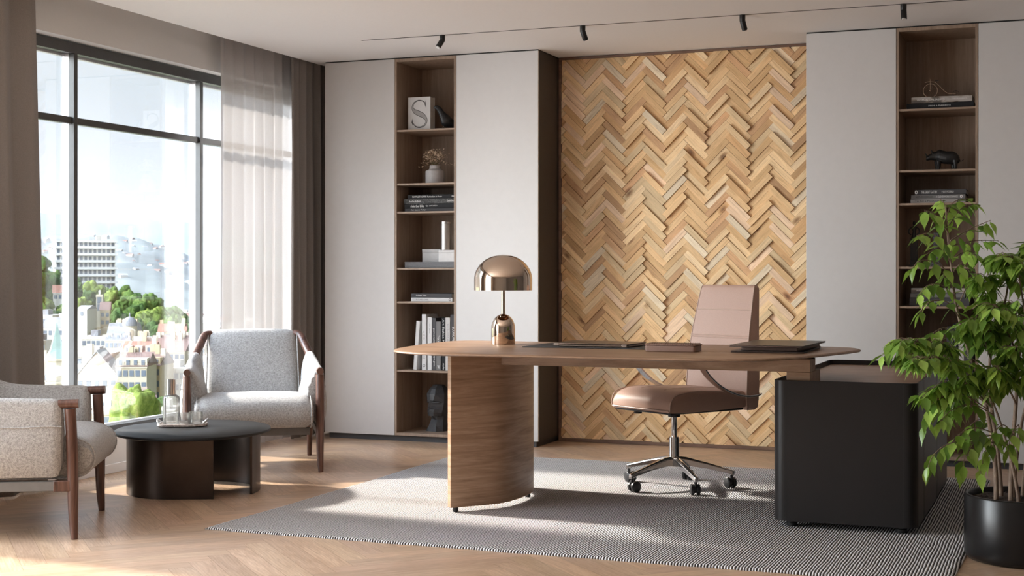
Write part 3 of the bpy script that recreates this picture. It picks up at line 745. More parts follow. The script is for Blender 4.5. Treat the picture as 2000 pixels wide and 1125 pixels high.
# ------------------------------------------------------------------ coffee table
CT = Vector((-3.99, 5.925, 0)); ex = Vector((.923, .385, 0)); ey = Vector((-.385, .923, 0)); crz = math.atan2(ex.y, ex.x)
t = thing('coffee_table', 'low oval coffee table with black top on two curved bronze shells', 'coffee table', CT, crz)
mb = MB(); el = lambda k, z: [((.373+k)*math.cos(2*PI*i/96), (.44+k)*math.sin(2*PI*i/96), z) for i in range(96)]
mb.loft([el(-.004, .296), el(0, .299), el(0, .3065), el(-.003, .310)]); mb.build('table_top', M['table_top'], t, ang=50)
pl = spline([(.142, -.235, 0), (.03, -.237, 0), (-.09, -.237, 0), (-.19, -.205, 0), (-.275, -.12, 0), (-.318, -.01, 0), (-.315, .10, 0), (-.28, .19, 0), (-.25, .24, 0)], 6)
mb = MB(); mb.prism([(q.x, q.y) for q in ribbon(pl, .012)], .0005, .2955); mb.build('shell_leg', M['table_bronze'], t, bevel=.001, ang=30)
pr_ = spline([(.296, -.095, 0), (.309, .0, 0), (.305, .10, 0), (.27, .20, 0), (.20, .29, 0), (.10, .345, 0), (-.02, .36, 0), (-.12, .35, 0)], 6)
mb = MB(); mb.prism([(q.x, q.y) for q in ribbon(pr_, .012)], .0005, .2955); mb.build('shell_leg', M['table_bronze'], t, bevel=.001, ang=30)
TZ = .3106
# tray
t = thing('serving_tray', 'oval marble tray with two loop handles on the black coffee table', 'tray', (-4.115, 6.015, TZ), .52)
def stad(a, b, z, n=40, e=2.6):
    P = []
    for i in range(n):
        q = 2*PI*i/n; c_, s_ = math.cos(q), math.sin(q)
        P.append((a*abs(c_)**(2/e)*(1 if c_ > 0 else -1), b*abs(s_)**(2/e)*(1 if s_ > 0 else -1), z))
    return P
mb = MB(); mb.loft([stad(.120, .083, 0), stad(.124, .087, .003), stad(.124, .087, .013), stad(.121, .084, .014), stad(.115, .078, .014), stad(.113, .076, .007)]); mb.build('dish', M['marble'], t, ang=40)
for sx in (-1, 1):
    mb = MB(); mb.tube(spline([(sx*.103, -.052, .013), (sx*.117, -.040, .024), (sx*.121, -.018, .031), (sx*.122, 0, .032), (sx*.121, .018, .031), (sx*.117, .040, .024), (sx*.103, .052, .013)], 4), .0042, 8); mb.build('handle', M['steel'], t)
GZ = TZ+.0078
def ribbed(prof, seg=96, amp=.0006):
    rings = []
    for r_, z in prof: rings.append([((r_+amp*math.cos(24*2*PI*j/seg))*math.cos(2*PI*j/seg), (r_+amp*math.cos(24*2*PI*j/seg))*math.sin(2*PI*j/seg), z) for j in range(seg)])
    return rings
t = thing('carafe', 'ribbed glass carafe half full of water with tall metal collar on the tray', 'carafe', (-4.173, 6.005, GZ))
mb = MB(); mb.loft(ribbed([(.0385, 0), (.041, .003), (.0415, .01), (.0415, .127), (.039, .134), (.026, .144), (.0205, .148), (.0195, .160)]), cap=False)
mb.lathe([(.0385, 0), (.0, .0005)], seg=96, cap=False); mb.build('body', M['clearglass'], t, ang=70)
mb = MB(); mb.lathe([(.0005, .0025), (.0385, .0025), (.0390, .01), (.0390, .088), (.0005, .088)], seg=48, cap=False); mb.build('water', M['water'], t, ang=40)
mb = MB(); mb.lathe([(.0215, .147), (.0215, .222), (.0195, .2225), (.0190, .15), (.0, .149)], seg=40, cap=False); mb.build('collar', M['steel'], t, ang=40)
for x, y, lab in ((-4.086, 5.985, 'ribbed drinking glass nearer the carafe on the marble tray'), (-4.066, 6.062, 'ribbed drinking glass at the armchair side of the marble tray')):
    t = thing('drinking_glass', lab, 'glass', (x, y, GZ), group='glasses on the tray')
    mb = MB(); mb.loft(ribbed([(.029, 0), (.0312, .003), (.0318, .06)], 80, .0005), cap=False)
    mb.lathe([(.0318, .06), (.0305, .0602), (.0298, .055), (.0292, .008), (.0, .0075)], seg=80, cap=False); mb.lathe([(.029, 0), (0, .0003)], seg=80, cap=False)
    mb.build('bowl', M['clearglass'], t, ang=70)

# ------------------------------------------------------------------ armchairs (local +y = facing)
def armchair(label, group):
    t = thing('armchair', label, 'armchair', group=group)
    HW = .35; FY, BY = .36, -.345
    for sx in (-1, 1):
        # front leg: floor to arm knob
        mb = MB(); pts = [(sx*(HW+.004), FY+.006, .0005), (sx*HW, FY, .10), (sx*HW, FY-.002, .25), (sx*HW, FY-.006, .40), (sx*HW, FY-.012, .525)]
        mb.tube(spline(pts, 4), [.0135+.0095*math.sin(min(1, i/16*1.25)*PI*.62) for i in range(17)], 14); mb.build('front_leg', M['chairwood'], t, ang=60)
        mb = MB(); pts = [(sx*(HW-.02), BY-.02, .0005), (sx*(HW-.02), BY, .12), (sx*(HW-.02), BY+.02, .24), (sx*(HW-.02), BY+.03, .30)]
        mb.tube(spline(pts, 4), [.0135+.009*i/12 for i in range(13)], 14); mb.build('back_leg', M['chairwood'], t, ang=60)
        # arm rod from knob, bending up to the top of the back
        mb = MB(); pts = spline([(sx*HW, FY+.022, .545), (sx*HW, FY-.05, .543), (sx*(HW), .10, .536), (sx*(HW-.004), -.06, .545), (sx*(HW-.02), -.16, .585), (sx*(HW-.05), -.255, .655), (sx*(HW-.078), -.315, .712), (sx*(HW-.115), -.335, .722)], 5)
        n = len(pts); mb.tube(pts, [.0185 if i < 8 else .0185+.006*math.sin(PI*(i-8)/(n-8)) for i in range(n)], 14); mb.build('arm_rail', M['chairwood'], t, ang=60)
        mb = MB(); mb.box(sx*HW-.018, sx*HW+.018, BY+.03, FY-.02, .196, .236); mb.build('side_rail', M['rail'], t, bevel=.003)
        mb = MB(); mb.box(sx*HW-.020, sx*HW+.020, FY-.075, FY-.004, .194, .238); mb.build('corner_block', M['chairwood'], t, bevel=.004)
        # sling and inner pad over the arm rail
        rings = []
        for i in range(13):
            f = i/12; y = FY-.035 - f*.50; zt = .566 + (.02*f*f) + (.055*max(0, f-.72)/.28); bul = .070*math.sin(PI*min(1, .18+f*.80)) + .012
            zin = .30+.02*f; xo = HW+.022; bo = .020+.018*math.sin(PI*f)
            g = [(HW+.022, .238), (xo+bo*.7, .31), (xo+bo*.8, .38), (xo+bo*.35, .46), (xo+.001, .53), (HW+.020, zt-.012), (HW+.008, zt), (HW-.010, zt), (HW-.026, zt-.010), (HW-.034-bul*.25, zt-.045), (HW-.034-bul*.75, zt-.105), (HW-.034-bul*.95, zt-.165), (HW-.030-bul*.6, zin), (HW-.012, .255)]
            if f > .75: g = [(x_-.10*(f-.75)*1.3, z_) for x_, z_ in g]
            rings.append([(sx*x_, y, z_) for x_, z_ in g])
        mb = MB(); mb.loft(rings)
        o = mb.build('arm_cushion', M['upholstery'], t, ang=70, sub=1)
        pts = [(sx*(HW+.0215+(.020+.018*math.sin(PI*i/10*.74))*.42), FY-.040-.37*i/10, .455+.002*math.sin(i)) for i in range(11)]
        mb = MB(); mb.tube(pts, .0028, 6); mb.build('arm_hem', M['upholstery'], t)
    mb = MB(); mb.box(-HW+.05, HW-.05, FY-.075, FY-.045, .196, .236); mb.build('front_rail', M['rail'], t, bevel=.003)
    mb = MB(); mb.box(-HW+.02, HW-.02, BY+.02, BY+.05, .205, .245); mb.build('rear_rail', M['rail'], t, bevel=.003)
    # seat cushion, rolled front
    ctr = spline([(-.33, .285, 0), (-.33, .36, 0), (-.20, .385, 0), (.0, .402, 0), (.20, .412, 0), (.33, .408, 0), (.415, .375, 0), (.438, .32, 0), (.42, .27, 0), (.37, .242, 0), (.25, .238, 0), (.0, .238, 0), (-.2, .245, 0)], 3, True)
    rings = []
    for i in range(17):
        f = -1+2*i/16; x = .312*f; k = 1 if abs(f) < .86 else (1-.30*((abs(f)-.86)/.14)**2)
        rings.append([(x*(1 if abs(f) < 1 else 1), .05+(q.x-.05)*(.93+.07*k), .325+(q.y-.325)*k + .010*(1-f*f)*(1 if q.y > .33 else 0)) for q in ctr])
    mb = MB(); mb.loft(rings); mb.build('seat_cushion', M['upholstery'], t, ang=60)
    for sx in (-1, 1):
        mb = MB(); mb.tube([(sx*.300, .05+(q.x-.05)*1.0, .325+(q.y-.325)*.985) for q in ctr[3:36]], .0032, 6); mb.build('seat_piping', M['upholstery'], t)
    # backrest: padded sling from the seat to the top bar
    rings = []
    for i in range(13):
        f = i/12; z = .345+.408*f; y = -.165-.165*f - .015*f*f; hw = .262-.010*f; th = .080-.012*f; 
        if i == 12: th = .045; y -= .004
        if i == 11: z -= .006
        rings.append([(hw*c_, y+off_, z) for c_, off_ in ((1, -th*.5), (.985, th*.15), (.93, th*.42), (.5, th*.55), (0, th*.6), (-.5, th*.55), (-.93, th*.42), (-.985, th*.15), (-1, -th*.5), (-.93, -th*.62), (0, -th*.72), (.93, -th*.62))])
    mb = MB(); mb.loft(rings); mb.build('backrest', M['upholstery'], t, ang=70, sub=1)
    for sx in (-1, 1):
        mb = MB(); mb.tube([(sx*r_[0][0]*1.002, r_[2][1]-.006, r_[0][2]) for r_ in rings[:-1]], .004, 6); mb.build('back_piping', M['upholstery'], t)
    mb = MB(); mb.tube([(-.25, -.338, .715), (.25, -.338, .715)], .014, 12); mb.build('top_bar', M['chairwood'], t)
    return t
A = atz(626, 922, 0); f1 = Vector((.535, -.845, 0)).normalized(); w1 = Vector((.845, .535, 0)).normalized()
ac = armchair('grey melange armchair with walnut frame behind the coffee table, facing into the room', 'grey lounge armchairs')
c1 = A - w1*.352 - f1*.366
ac.location = (c1.x, c1.y, 0); ac.rotation_euler = (0, 0, math.atan2(-f1.x, f1.y))
b = copy_tree(ac); b['label'] = 'grey melange armchair with walnut frame cropped by the left edge, seen from its side'
A2 = atz(147, 1052, 0); B2 = atz(198, 998, 0); w2 = (A2-B2).normalized(); f2 = Vector((-w2.y, w2.x, 0))
c2 = (A2+B2)/2 - f2*.366
b.location = (c2.x, c2.y, 0); b.rotation_euler = (0, 0, math.atan2(-f2.x, f2.y))

# ------------------------------------------------------------------ lettering
_tc = {}
def text_part(s, w, h, c, mat, parent, off, vertical=False, name='title', ext=.0004, normal_y=True, up=False):
    """lettering w wide and h high (letter box) centred at c on a plane facing -y; vertical runs top to bottom"""
    if s not in _tc:
        cu = bpy.data.curves.new('lettering', 'FONT'); cu.body = s; cu.extrude = .02; cu.resolution_u = 2
        o = bpy.data.objects.new('lettering', cu); COL.objects.link(o)
        dg = bpy.context.evaluated_depsgraph_get(); me = bpy.data.meshes.new_from_object(o.evaluated_get(dg))
        _tc[s] = ([v.co.copy() for v in me.vertices], [tuple(p.vertices) for p in me.polygons])
        bpy.data.objects.remove(o); bpy.data.curves.remove(cu); bpy.data.meshes.remove(me)
    vs, fs = _tc[s]
    x0 = min(v.x for v in vs); x1 = max(v.x for v in vs); y0 = min(v.y for v in vs); y1 = max(v.y for v in vs)
    sx = w/(x1-x0); sy = h/(y1-y0); out = []
    for v in vs:
        u = (v.x-(x0+x1)/2)*sx; q = (v.y-(y0+y1)/2)*sy; d = -v.z/.02*ext
        if vertical: out.append((c[0]+q, c[1]+d, c[2]-u))
        else: out.append((c[0]+u, c[1]+d, c[2]+q))
    mb = MB(); mb.add(out, fs); return mb.build(name, mat, parent, off, smooth=False)

def X(px, y): return aty(px, 500, y).x
def flat_book(x0, x1, z, h, mat, label, group, texts=(), y0=8.262, d=.20, marks=()):
    t = thing('book', label, 'book', ((x0+x1)/2, y0+d/2, z), group=group); off = t.location
    mb = MB(); e = .0022; z += .0004; zt = z+h-.0008
    mb.box(x0, x1, y0, y0+d, z, z+e); mb.box(x0, x1, y0, y0+d, zt-e, zt); mb.box(x0, x1, y0, y0+e, z+e, zt-e)
    mb.build('cover', mat, t, off, bevel=.0007)
    mb = MB(); mb.box(x0+.003, x1-.003, y0+e+.0002, y0+d-.003, z+e+.0001, zt-e-.0001); mb.build('pages', M['paper'], t, off)
    for s, a, b, hh, ink in texts:
        text_part(s, (x1-x0)*(b-a), h*hh, (x0+(x1-x0)*(a+b)/2, y0-.0001, z+h*.5), ink, t, off)
    for fx, kind, ink in marks:
        mb = MB(); cx = x0+(x1-x0)*fx; r_ = h*.36; q = .75 if kind == 'oval' else 1
        mb.loft([[(cx+r_*q*math.cos(a*PI/10), y0-.0005, z+h/2+r_*math.sin(a*PI/10)) for a in range(20)], [(cx+r_*q*math.cos(a*PI/10), y0+.0003, z+h/2+r_*math.sin(a*PI/10)) for a in range(20)]])
        mb.build('emblem', ink, t, off)
        mb = MB(); r2 = r_*.5
        mb.loft([[(cx+r2*q*math.cos(a*PI/6), y0-.0009, z+h/2+r2*math.sin(a*PI/6)) for a in range(12)], [(cx+r2*q*math.cos(a*PI/6), y0-.0004, z+h/2+r2*math.sin(a*PI/6)) for a in range(12)]])
        mb.build('emblem', mat, t, off)
    return t
def upright_book(x0, x1, z, h, mat, label, group, texts=(), y0=8.265, d=.18, lean=0):
    t = thing('book', label, 'book', ((x0+x1)/2, y0+d/2, z), group=group); off = t.location
    w = x1-x0; e = .0022; K = Matrix.Translation((x0, 0, z+.0005+w*math.sin(lean))) @ Matrix.Rotation(lean, 4, 'Y')
    mb = MB(); mb.box(0, e, y0, y0+d, 0, h, K); mb.box(w-e, w, y0, y0+d, 0, h, K); mb.box(e, w-e, y0, y0+e, 0, h, K); mb.build('cover', mat, t, off, bevel=.0007)
    mb = MB(); mb.box(e+.0001, w-e-.0001, y0+e+.0002, y0+d-.003, .003, h-.003, K); mb.build('pages', M['paper'], t, off)
    for s, a, b, hh, ink in texts:   # a..b measured from the top
        if lean:
            o = text_part(s, h*(b-a), w*hh, (w/2, y0-.0001, h*(1-(a+b)/2)), ink, t, (0, 0, 0), True)
            for v in o.data.vertices: v.co = (K @ v.co) - Vector(off)
        else: text_part(s, h*(b-a), w*hh, (x0+w/2, y0-.0001, z+h*(1-(a+b)/2)), ink, t, off, True)
    return t
IW, ID, IG = M['ink_white'], M['ink_dark'], M['ink_grey']
sL = dict(zip('abcdefg', [1.991, 1.648, 1.468, 1.109, .893, .455, .054]))
# shelf 1: lettered box book + bird
YB = 8.30; x0, x1 = X(797, YB), X(840.5, YB); z0 = sL['a']; z1 = aty(800, 190.5, YB).z
t = thing('book', 'thick white volume with a large serif letter S, upright on the top left shelf', 'book', ((x0+x1)/2, YB+.05, z0)); off = t.location
mb = MB(); mb.box(x0, x1, YB, YB+.003, z0+.0005, z1); mb.box(x0, x1, YB+.066, YB+.069, z0+.0005, z1); mb.box(x0, x0+.003, YB+.003, YB+.066, z0+.0005, z1); mb.build('cover', M['cover_white'], t, off, bevel=.0008)
mb = MB(); mb.box(x0+.0035, x1-.003, YB+.0035, YB+.0655, z0+.003, z1-.003); mb.build('pages', M['paper'], t, off)
cx, cz, sw, sh = (x0+x1)/2+.001, (z0+z1)/2, (x1-x0)*.36, (z1-z0)*.40
Sp = spline([(.80, .72, 0), (.45, .93, 0), (-.10, 1.0, 0), (-.62, .84, 0), (-.84, .50, 0), (-.62, .22, 0), (-.05, .03, 0), (.52, -.17, 0), (.88, -.48, 0), (.72, -.82, 0), (.12, -1.0, 0), (-.45, -.92, 0), (-.86, -.62, 0)], 6)
for k_, (wd, dy, mt) in enumerate(((1.0, -.0006, M['ink_dark']), (.62, -.0010, M['cover_lightgrey']))):
    Lf, Rf = [], []
    for i, q in enumerate(Sp):
        f = i/(len(Sp)-1); tg = (Sp[min(i+1, len(Sp)-1)]-Sp[max(i-1, 0)]).normalized(); nr = Vector((-tg.y, tg.x, 0))
        wdt = .035+.17*math.exp(-((f-.52)/.20)**2); 
        if k_: wdt = max(.002, wdt-.040)
        for Lx, sg in ((Lf, 1), (Rf, -1)): Lx.append((cx+(q.x+nr.x*wdt*sg)*sw, YB+dy, cz+(q.y+nr.y*wdt*sg)*sh))
    mb = MB(); n = len(Lf); poly = Lf+Rf[::-1]
    mb.add(Lf+Rf, [(i, i+1, n+i+1, n+i) for i in range(n-1)])
    if not k_:
        for sx, zz in ((.78, .70), (-.84, -.62)):
            mb.add([(cx+(sx-.02)*sw, YB+dy, cz+(zz+.30)*sh), (cx+(sx+.06)*sw, YB+dy, cz+(zz-.28)*sh), (cx+(sx-.12)*sw, YB+dy, cz+zz*sh)], [(0, 1, 2)])
    mb.build('letter', mt, t, off, smooth=False)
# bird
YQ = 8.36; P0 = aty(868, 247, YQ); sc = aty(868, 197, YQ).z-aty(868, 247, YQ).z
t = thing('bird_figurine', 'black wooden bird figurine on wire legs on the top left shelf', 'figurine', (P0.x-.005, YQ-.03, sL['a']), .6); sc *= .95
mb = MB(); rings = []
for u, z, rx in ((-.34, .935, .012), (-.30, .945, .055), (-.20, .93, .095), (-.10, .84, .115), (-.03, .72, .125), (.03, .60, .16), (.10, .47, .215), (.20, .36, .235), (.33, .29, .205), (.46, .24, .15), (.60, .19, .10), (.74, .15, .065), (.82, .13, .02)):
    tilt = .9 if u > -.15 else .3
    rings.append([((u+rx*.8*math.cos(a)*math.sin(tilt))*sc*1.0, rx*.8*math.sin(a)*sc, (z+rx*math.cos(a)*math.cos(tilt*.6))*sc) for a in [2*PI*j/18 for j in range(18)]])
mb.loft(rings); mb.build('body', M['iron'], t, ang=80)
for dy, dx in ((-.01, -.01), (.01, .012)):
    mb = MB(); mb.tube([((.12)*sc+dx*.3, dy, .24*sc), (.06*sc+dx, dy, .003), (.06*sc+dx-.008, dy, .0015)], .0013, 6); mb.build('leg', M['steel'], t)
# shelf 2: vase with dried flowers
YV = 8.36; P0 = aty(849.5, 356, YV); k = 8.9/2778
t = thing('vase', 'squat grey ceramic vase holding dried flowers on the second left shelf', 'vase', (P0.x, YV, sL['b']+.0005))
u_ = lambda p_: p_*.00325
mb = MB(); mb.lathe([(u_(17), 0), (u_(18.6), .002), (u_(19), .006), (u_(19), u_(22)), (u_(18.2), u_(26)), (u_(13), u_(28.6)), (u_(10.8), u_(30.2)), (u_(10.6), u_(36.6)), (u_(9.9), u_(36.8)), (u_(9.4), u_(36)), (u_(9.4), u_(20)), (0, u_(19.8))], seg=40, cap=False); mb.build('body', M['vase'], t, ang=50)
t2 = thing('dried_flowers', 'bunch of dried beige flowers in the grey vase', 'dried flowers', (P0.x, YV, sL['b']+.09)); r = random.Random(4)
mb = MB(); pm = MB(); base = Vector((0, 0, -.02))
for i in range(26):
    az = r.uniform(0, 2*PI); ex_ = r.uniform(.25, 1); tip = Vector((math.cos(az)*.105*ex_, math.sin(az)*.065*ex_, .035+.095*(1-.55*ex_**2)+r.uniform(-.012, .012)))
    if i < 3: tip = Vector(((-1, 1, -.9)[i]*.108, .0, (.02, .035, .05)[i]))
    neck = Vector((math.cos(az)*.012, math.sin(az)*.012, .034)); st = spline([base, neck, (neck+tip)/2+Vector((0, 0, .016)), tip], 4)
    mb.tube(st, .0008, 4)
    for j in range(17):
        c_ = st[r.randint(6, len(st)-1)] + Vector((r.gauss(0, .007), r.gauss(0, .007), r.gauss(0, .006)))
        a, b_ = r.uniform(0, 2*PI), r.uniform(-1, 1); d_ = Vector((math.cos(a)*math.cos(b_), math.sin(a)*math.cos(b_), math.sin(b_))); s_ = d_.cross(Vector((.3, .2, .9))).normalized(); n_ = d_.cross(s_)
        l = r.uniform(.008, .014); w_ = l*.40
        pm.add([c_, c_+d_*l*.5+s_*w_+n_*w_*.5, c_+d_*l, c_+d_*l*.5-s_*w_+n_*w_*.5], [(0, 1, 2, 3)])
mb.build('stems', M['stem'], t2, (0, 0, 0)); pm.build('petals', M['petal'], t2, (0, 0, 0), smooth=False)
# shelf 3: four stacked books
G = 'art books stacked on the third left shelf'; YS = 8.262; xr = -3.6025
zz = [1.468, aty(800, 405.6, YS).z, aty(800, 392.5, YS).z, aty(800, 381.5, YS).z, aty(800, 370, YS).z]
h4 = [.0205, .0345, .037, .030]; z = 1.468
flat_book(X(790.5, YS), xr, z, .0205, M['cover_charcoal'], 'charcoal book with thin white title, lowest of the four-book stack', G, [('Art Space Tokyo', .12, .42, .5, IW)]); z += .0207
flat_book(X(790, YS), xr, z, .0300, M['cover_black'], 'black book with bold condensed white title, second from bottom of the four-book stack', G, [('ride the bike', .12, .38, .55, IW), ('tips and tricks', .41, .63, .42, IW)]); z += .0302
flat_book(X(789, YS), xr, z, .0310, M['cover_speckled'], 'speckled dark book with small pale title, second from top of the four-book stack', G, [('Another ArtBook', .10, .32, .38, IW), ('Dash Snow?', .82, .98, .36, IW)]); z += .0312
flat_book(X(796, YS), xr, z, .0265, M['cover_black'], 'black book with bold white title, topmost of the four-book stack', G, [('MAPPLETHORPE Perfection in Form', .10, .70, .40, IW), ('PHAIDON', .90, .99, .3, IW)])
# shelf 4: boxes and cylinder
t = thing('storage_box', 'long flat dark grey linen box at the bottom of the fourth left shelf', 'box', (X(838, 8.3), 8.38, 1.109))
o_ = t.location; x0, x1 = X(790.5, YS), -3.6035
mb = MB(); mb.box(x0, x1, 8.262, 8.49, 1.1095, 1.139); mb.build('body', M['box_grey'], t, o_, bevel=.001)
mb = MB(); mb.box(x0-.0005, x1+.0002, 8.2612, 8.4905, 1.1394, 1.1465); mb.build('lid', M['box_grey'], t, o_, bevel=.001)
t = thing('storage_box', 'pale lidded box standing at the left on the flat dark grey box', 'box', (X(840, 8.33), 8.40, 1.147)); o_ = t.location
x0, x1 = X(824.5, 8.33), X(860, 8.33); mb = MB(); mb.box(x0+.001, x1-.001, 8.331, 8.46, 1.147, 1.209); mb.build('body', M['box_pale'], t, o_, bevel=.001)
mb = MB(); mb.box(x0, x1, 8.33, 8.461, 1.2095, 1.229); mb.build('lid', M['box_pale'], t, o_, bevel=.001)
x0 = X(857, 8.275); t = thing('storage_box', 'small white cube box in front of the pale lidded box, under the metal cylinder', 'box', (x0+.04, 8.32, 1.147)); o_ = t.location
mb = MB(); mb.box(x0, -3.606, 8.272, 8.327, 1.147, 1.205); mb.build('body', M['cover_white'], t, o_, bevel=.001)
mb = MB(); mb.box(x0-.0004, -3.6056, 8.2716, 8.3274, 1.2054, 1.2215); mb.build('lid', M['cover_white'], t, o_, bevel=.001)
c_ = aty(871, 486, 8.300); t = thing('metal_cylinder', 'brushed steel cylinder standing on the small white cube box', 'canister', (c_.x, 8.300, 1.222))
mb = MB(); mb.lathe([(.030, .0003), (.0335, .001), (.0335, .167)], seg=40); mb.build('body', M['steel'], t, ang=40)
mb = MB(); mb.lathe([(.0338, .1675), (.0338, .181), (.031, .184), (.0, .184)], seg=40); mb.build('lid', M['chrome'], t, ang=40)
# shelf 5: two books
G = 'pair of books on the fifth left shelf'
flat_book(X(803, YS), X(883.5, YS), .893, .0245, M['cover_white'], 'white book with grey title, lower of the pair on the fifth left shelf', G, [('ALGUMEN DANS', .12, .42, .40, IG)], marks=[(.94, 'ring', IG)])
flat_book(X(803, YS), X(882.5, YS), .9178, .0270, M['cover_charcoal'], 'charcoal book with white title, upper of the pair on the fifth left shelf', G, [('ArtSpace Tokyo', .12, .38, .42, IW)])
# shelf 6: upright books
G = 'upright books on the sixth left shelf'; zb = .455; YU = 8.266
def up(p0, p1, ytop, mat, lab, tx=(), lean=0, x1=None, y0=YU):
    xa = X(p0, y0); xb = X(p1, y0) if x1 is None else x1
    upright_book(xa, xb-.0006, zb, aty((p0+p1)/2, ytop, y0).z-zb, M[mat], lab, G, tx, y0=y0, lean=lean)
up(807.0, 814.0, 627, 'cover_white', 'white book leaning against the tall white one at the left of the upright row', lean=math.radians(4.2))
up(824.0, 832.5, 614.0, 'cover_white', 'tallest white book of the upright row, with a small black ring near its foot', [('A G O', .30, .45, .3, IG), ('VINTAGE', .58, .80, .34, IG), ('O', .89, .95, .55, ID)])
up(835.0, 843.5, 620.0, 'cover_white', 'white book with pale grey lettering between the tallest white book and dark ones', [('Art Space', .12, .30, .28, IG)])
up(843.9, 851.3, 621.5, 'cover_charcoal', 'charcoal upright book with vertical script title next to the white books', [('personality', .20, .50, .5, IW), ('paper game', .70, .92, .42, IW)])
up(851.8, 861.0, 628.0, 'cover_midgrey', 'mid grey upright book with a pale diagonal band, shorter than its neighbours', [('Try anne', .28, .52, .45, IW), ('P', .90, .96, .5, IW)])
up(862.5, 869.6, 621.0, 'cover_black', 'black upright book with bold white vertical title', [('Art', .03, .14, .4, IW), ('Fashion Mood', .18, .58, .55, IW), ('style', .86, .98, .5, IW)])
up(870.0, 879.0, 620.5, 'cover_offwhite', 'off-white upright book with faint grey lettering between two dark books', [('MINIMAL', .12, .5, .35, M['cover_lightgrey'])])
up(879.6, 890, 614.5, 'cover_charcoal', 'dark upright book with thin white capitals at the right end of the row', [('ECONOMETRICS', .22, .62, .36, IW)], x1=-3.604)
# shelf 7: faceted head
t = thing('bust', 'dark faceted stone head sculpture on the bottom left shelf', 'sculpture', (X(853.5, 8.40), 8.40, sL['g']+.0005), -.35)
hs = .00335; mb = MB()
def hr(z, pts, zo=None): return [(x*hs, y*hs, (z+(zo[i] if zo else 0))*hs) for i, (x, y) in enumerate(pts)]
# outline order: front centre, front left, left, back left, back, back right, right, front right
rings = [hr(0, [(0, -17), (-14, -17), (-19, -2), (-15, 15), (0, 18), (15, 15), (19, -2), (14, -17)]),
         hr(11, [(0, -13), (-9, -13), (-18, -2), (-15, 15), (0, 18), (15, 15), (18, -2), (9, -13)]),
         hr(22, [(0, -7), (-8, -8), (-15, 2), (-13, 14), (0, 17), (13, 14), (15, 2), (8, -8)]),
         hr(29, [(0, -10), (-8, -8), (-15, 3), (-13, 15), (0, 18), (13, 15), (15, 3), (8, -8)]),
         hr(30, [(0, -20), (-7, -17), (-15, -3), (-14, 14), (0, 19), (14, 14), (15, -3), (7, -17)]),
         hr(36, [(0, -21), (-8, -18), (-17, -4), (-16, 14), (0, 21), (16, 14), (17, -4), (8, -18)]),
         hr(43, [(0, -21.5), (-9, -17), (-19, -3), (-17, 15), (0, 23), (17, 15), (19, -3), (9, -17)]),
         hr(49, [(0, -25.5), (-5, -17), (-20, -3), (-18, 16), (0, 25), (18, 16), (20, -3), (5, -17)]),
         hr(56, [(0, -22), (-5, -15.5), (-20.5, -2), (-19, 17), (0, 26), (19, 17), (20.5, -2), (5, -15.5)]),
         hr(60, [(0, -19.5), (-8, -18.5), (-20.5, -2), (-19, 17), (0, 27), (19, 17), (20.5, -2), (8, -18.5)]),
         hr(72, [(0, -19), (-11, -17), (-19.5, 0), (-18, 17), (0, 26), (18, 17), (19.5, 0), (11, -17)]),
         hr(82, [(0, -14), (-8, -12), (-15, 2), (-14, 15), (0, 22), (14, 15), (15, 2), (8, -12)]),
         hr(89, [(0, -5), (-6, -4), (-9, 3), (-8, 11), (0, 14), (8, 11), (9, 3), (6, -4)])]
mb.loft(rings); mb.build('head', M['stone'], t, smooth=False)
for sx in (-1, 1):
    mb = MB(); mb.add([(sx*6*hs, -18.3*hs, 57.5*hs), (sx*16*hs, -10.5*hs, 57.5*hs), (sx*16*hs, -11.5*hs, 55.5*hs), (sx*6*hs, -19.6*hs, 55.3*hs), (sx*6*hs, -14*hs, 55*hs), (sx*16*hs, -7*hs, 55*hs)], [(0, 1, 2, 3), (3, 2, 5, 4), (0, 3, 4), (1, 5, 2), (0, 4, 5, 1)]); mb.build('closed_eyelid', M['stone'], t, smooth=False)
mb = MB(); mb.add([(-6*hs, -20.5*hs, 39.5*hs), (0, -23.6*hs, 41*hs), (6*hs, -20.5*hs, 39.5*hs), (0, -23.2*hs, 38*hs), (0, -18*hs, 39.5*hs)], [(0, 1, 3), (1, 2, 3), (0, 4, 1), (1, 4, 2), (0, 3, 4), (3, 2, 4)]); mb.build('lips', M['stone'], t, smooth=False)

# right bookcase -------------------------------------------------
YR = 8.275
G = 'two books on the top right shelf'
flat_book(X(1770.5, YR), X(1902, YR), 1.991, .0355, M['cover_black'], 'wide black book with small spaced white capitals, under the brown picture-spined book', G, [('PRIDE & PREJUDICE', .33, .66, .26, IW)], y0=YR)
m, nt, p = newmat('cover_landscape'); f = noise(nt, coords(nt, 'Object', (9, 9, 22)), 1.2, 3, .5)
nt.links.new(ramp(nt, f, [(.40, (.10, .085, .075)), (.47, (.13, .11, .09)), (.50, (.30, .25, .21)), (.60, (.42, .39, .37))]), p.inputs['Base Color']); M['cover_landscape'] = m
flat_book(X(1780, YR), X(1899, YR), 2.0269, .0345, M['cover_landscape'], 'brown and grey picture-spined book under the penny farthing figurine', G, [('WOMAN UNLEASHED', .09, .55, .30, IW), ('JOAN RODERICK', .66, .92, .2, IW)], y0=YR)
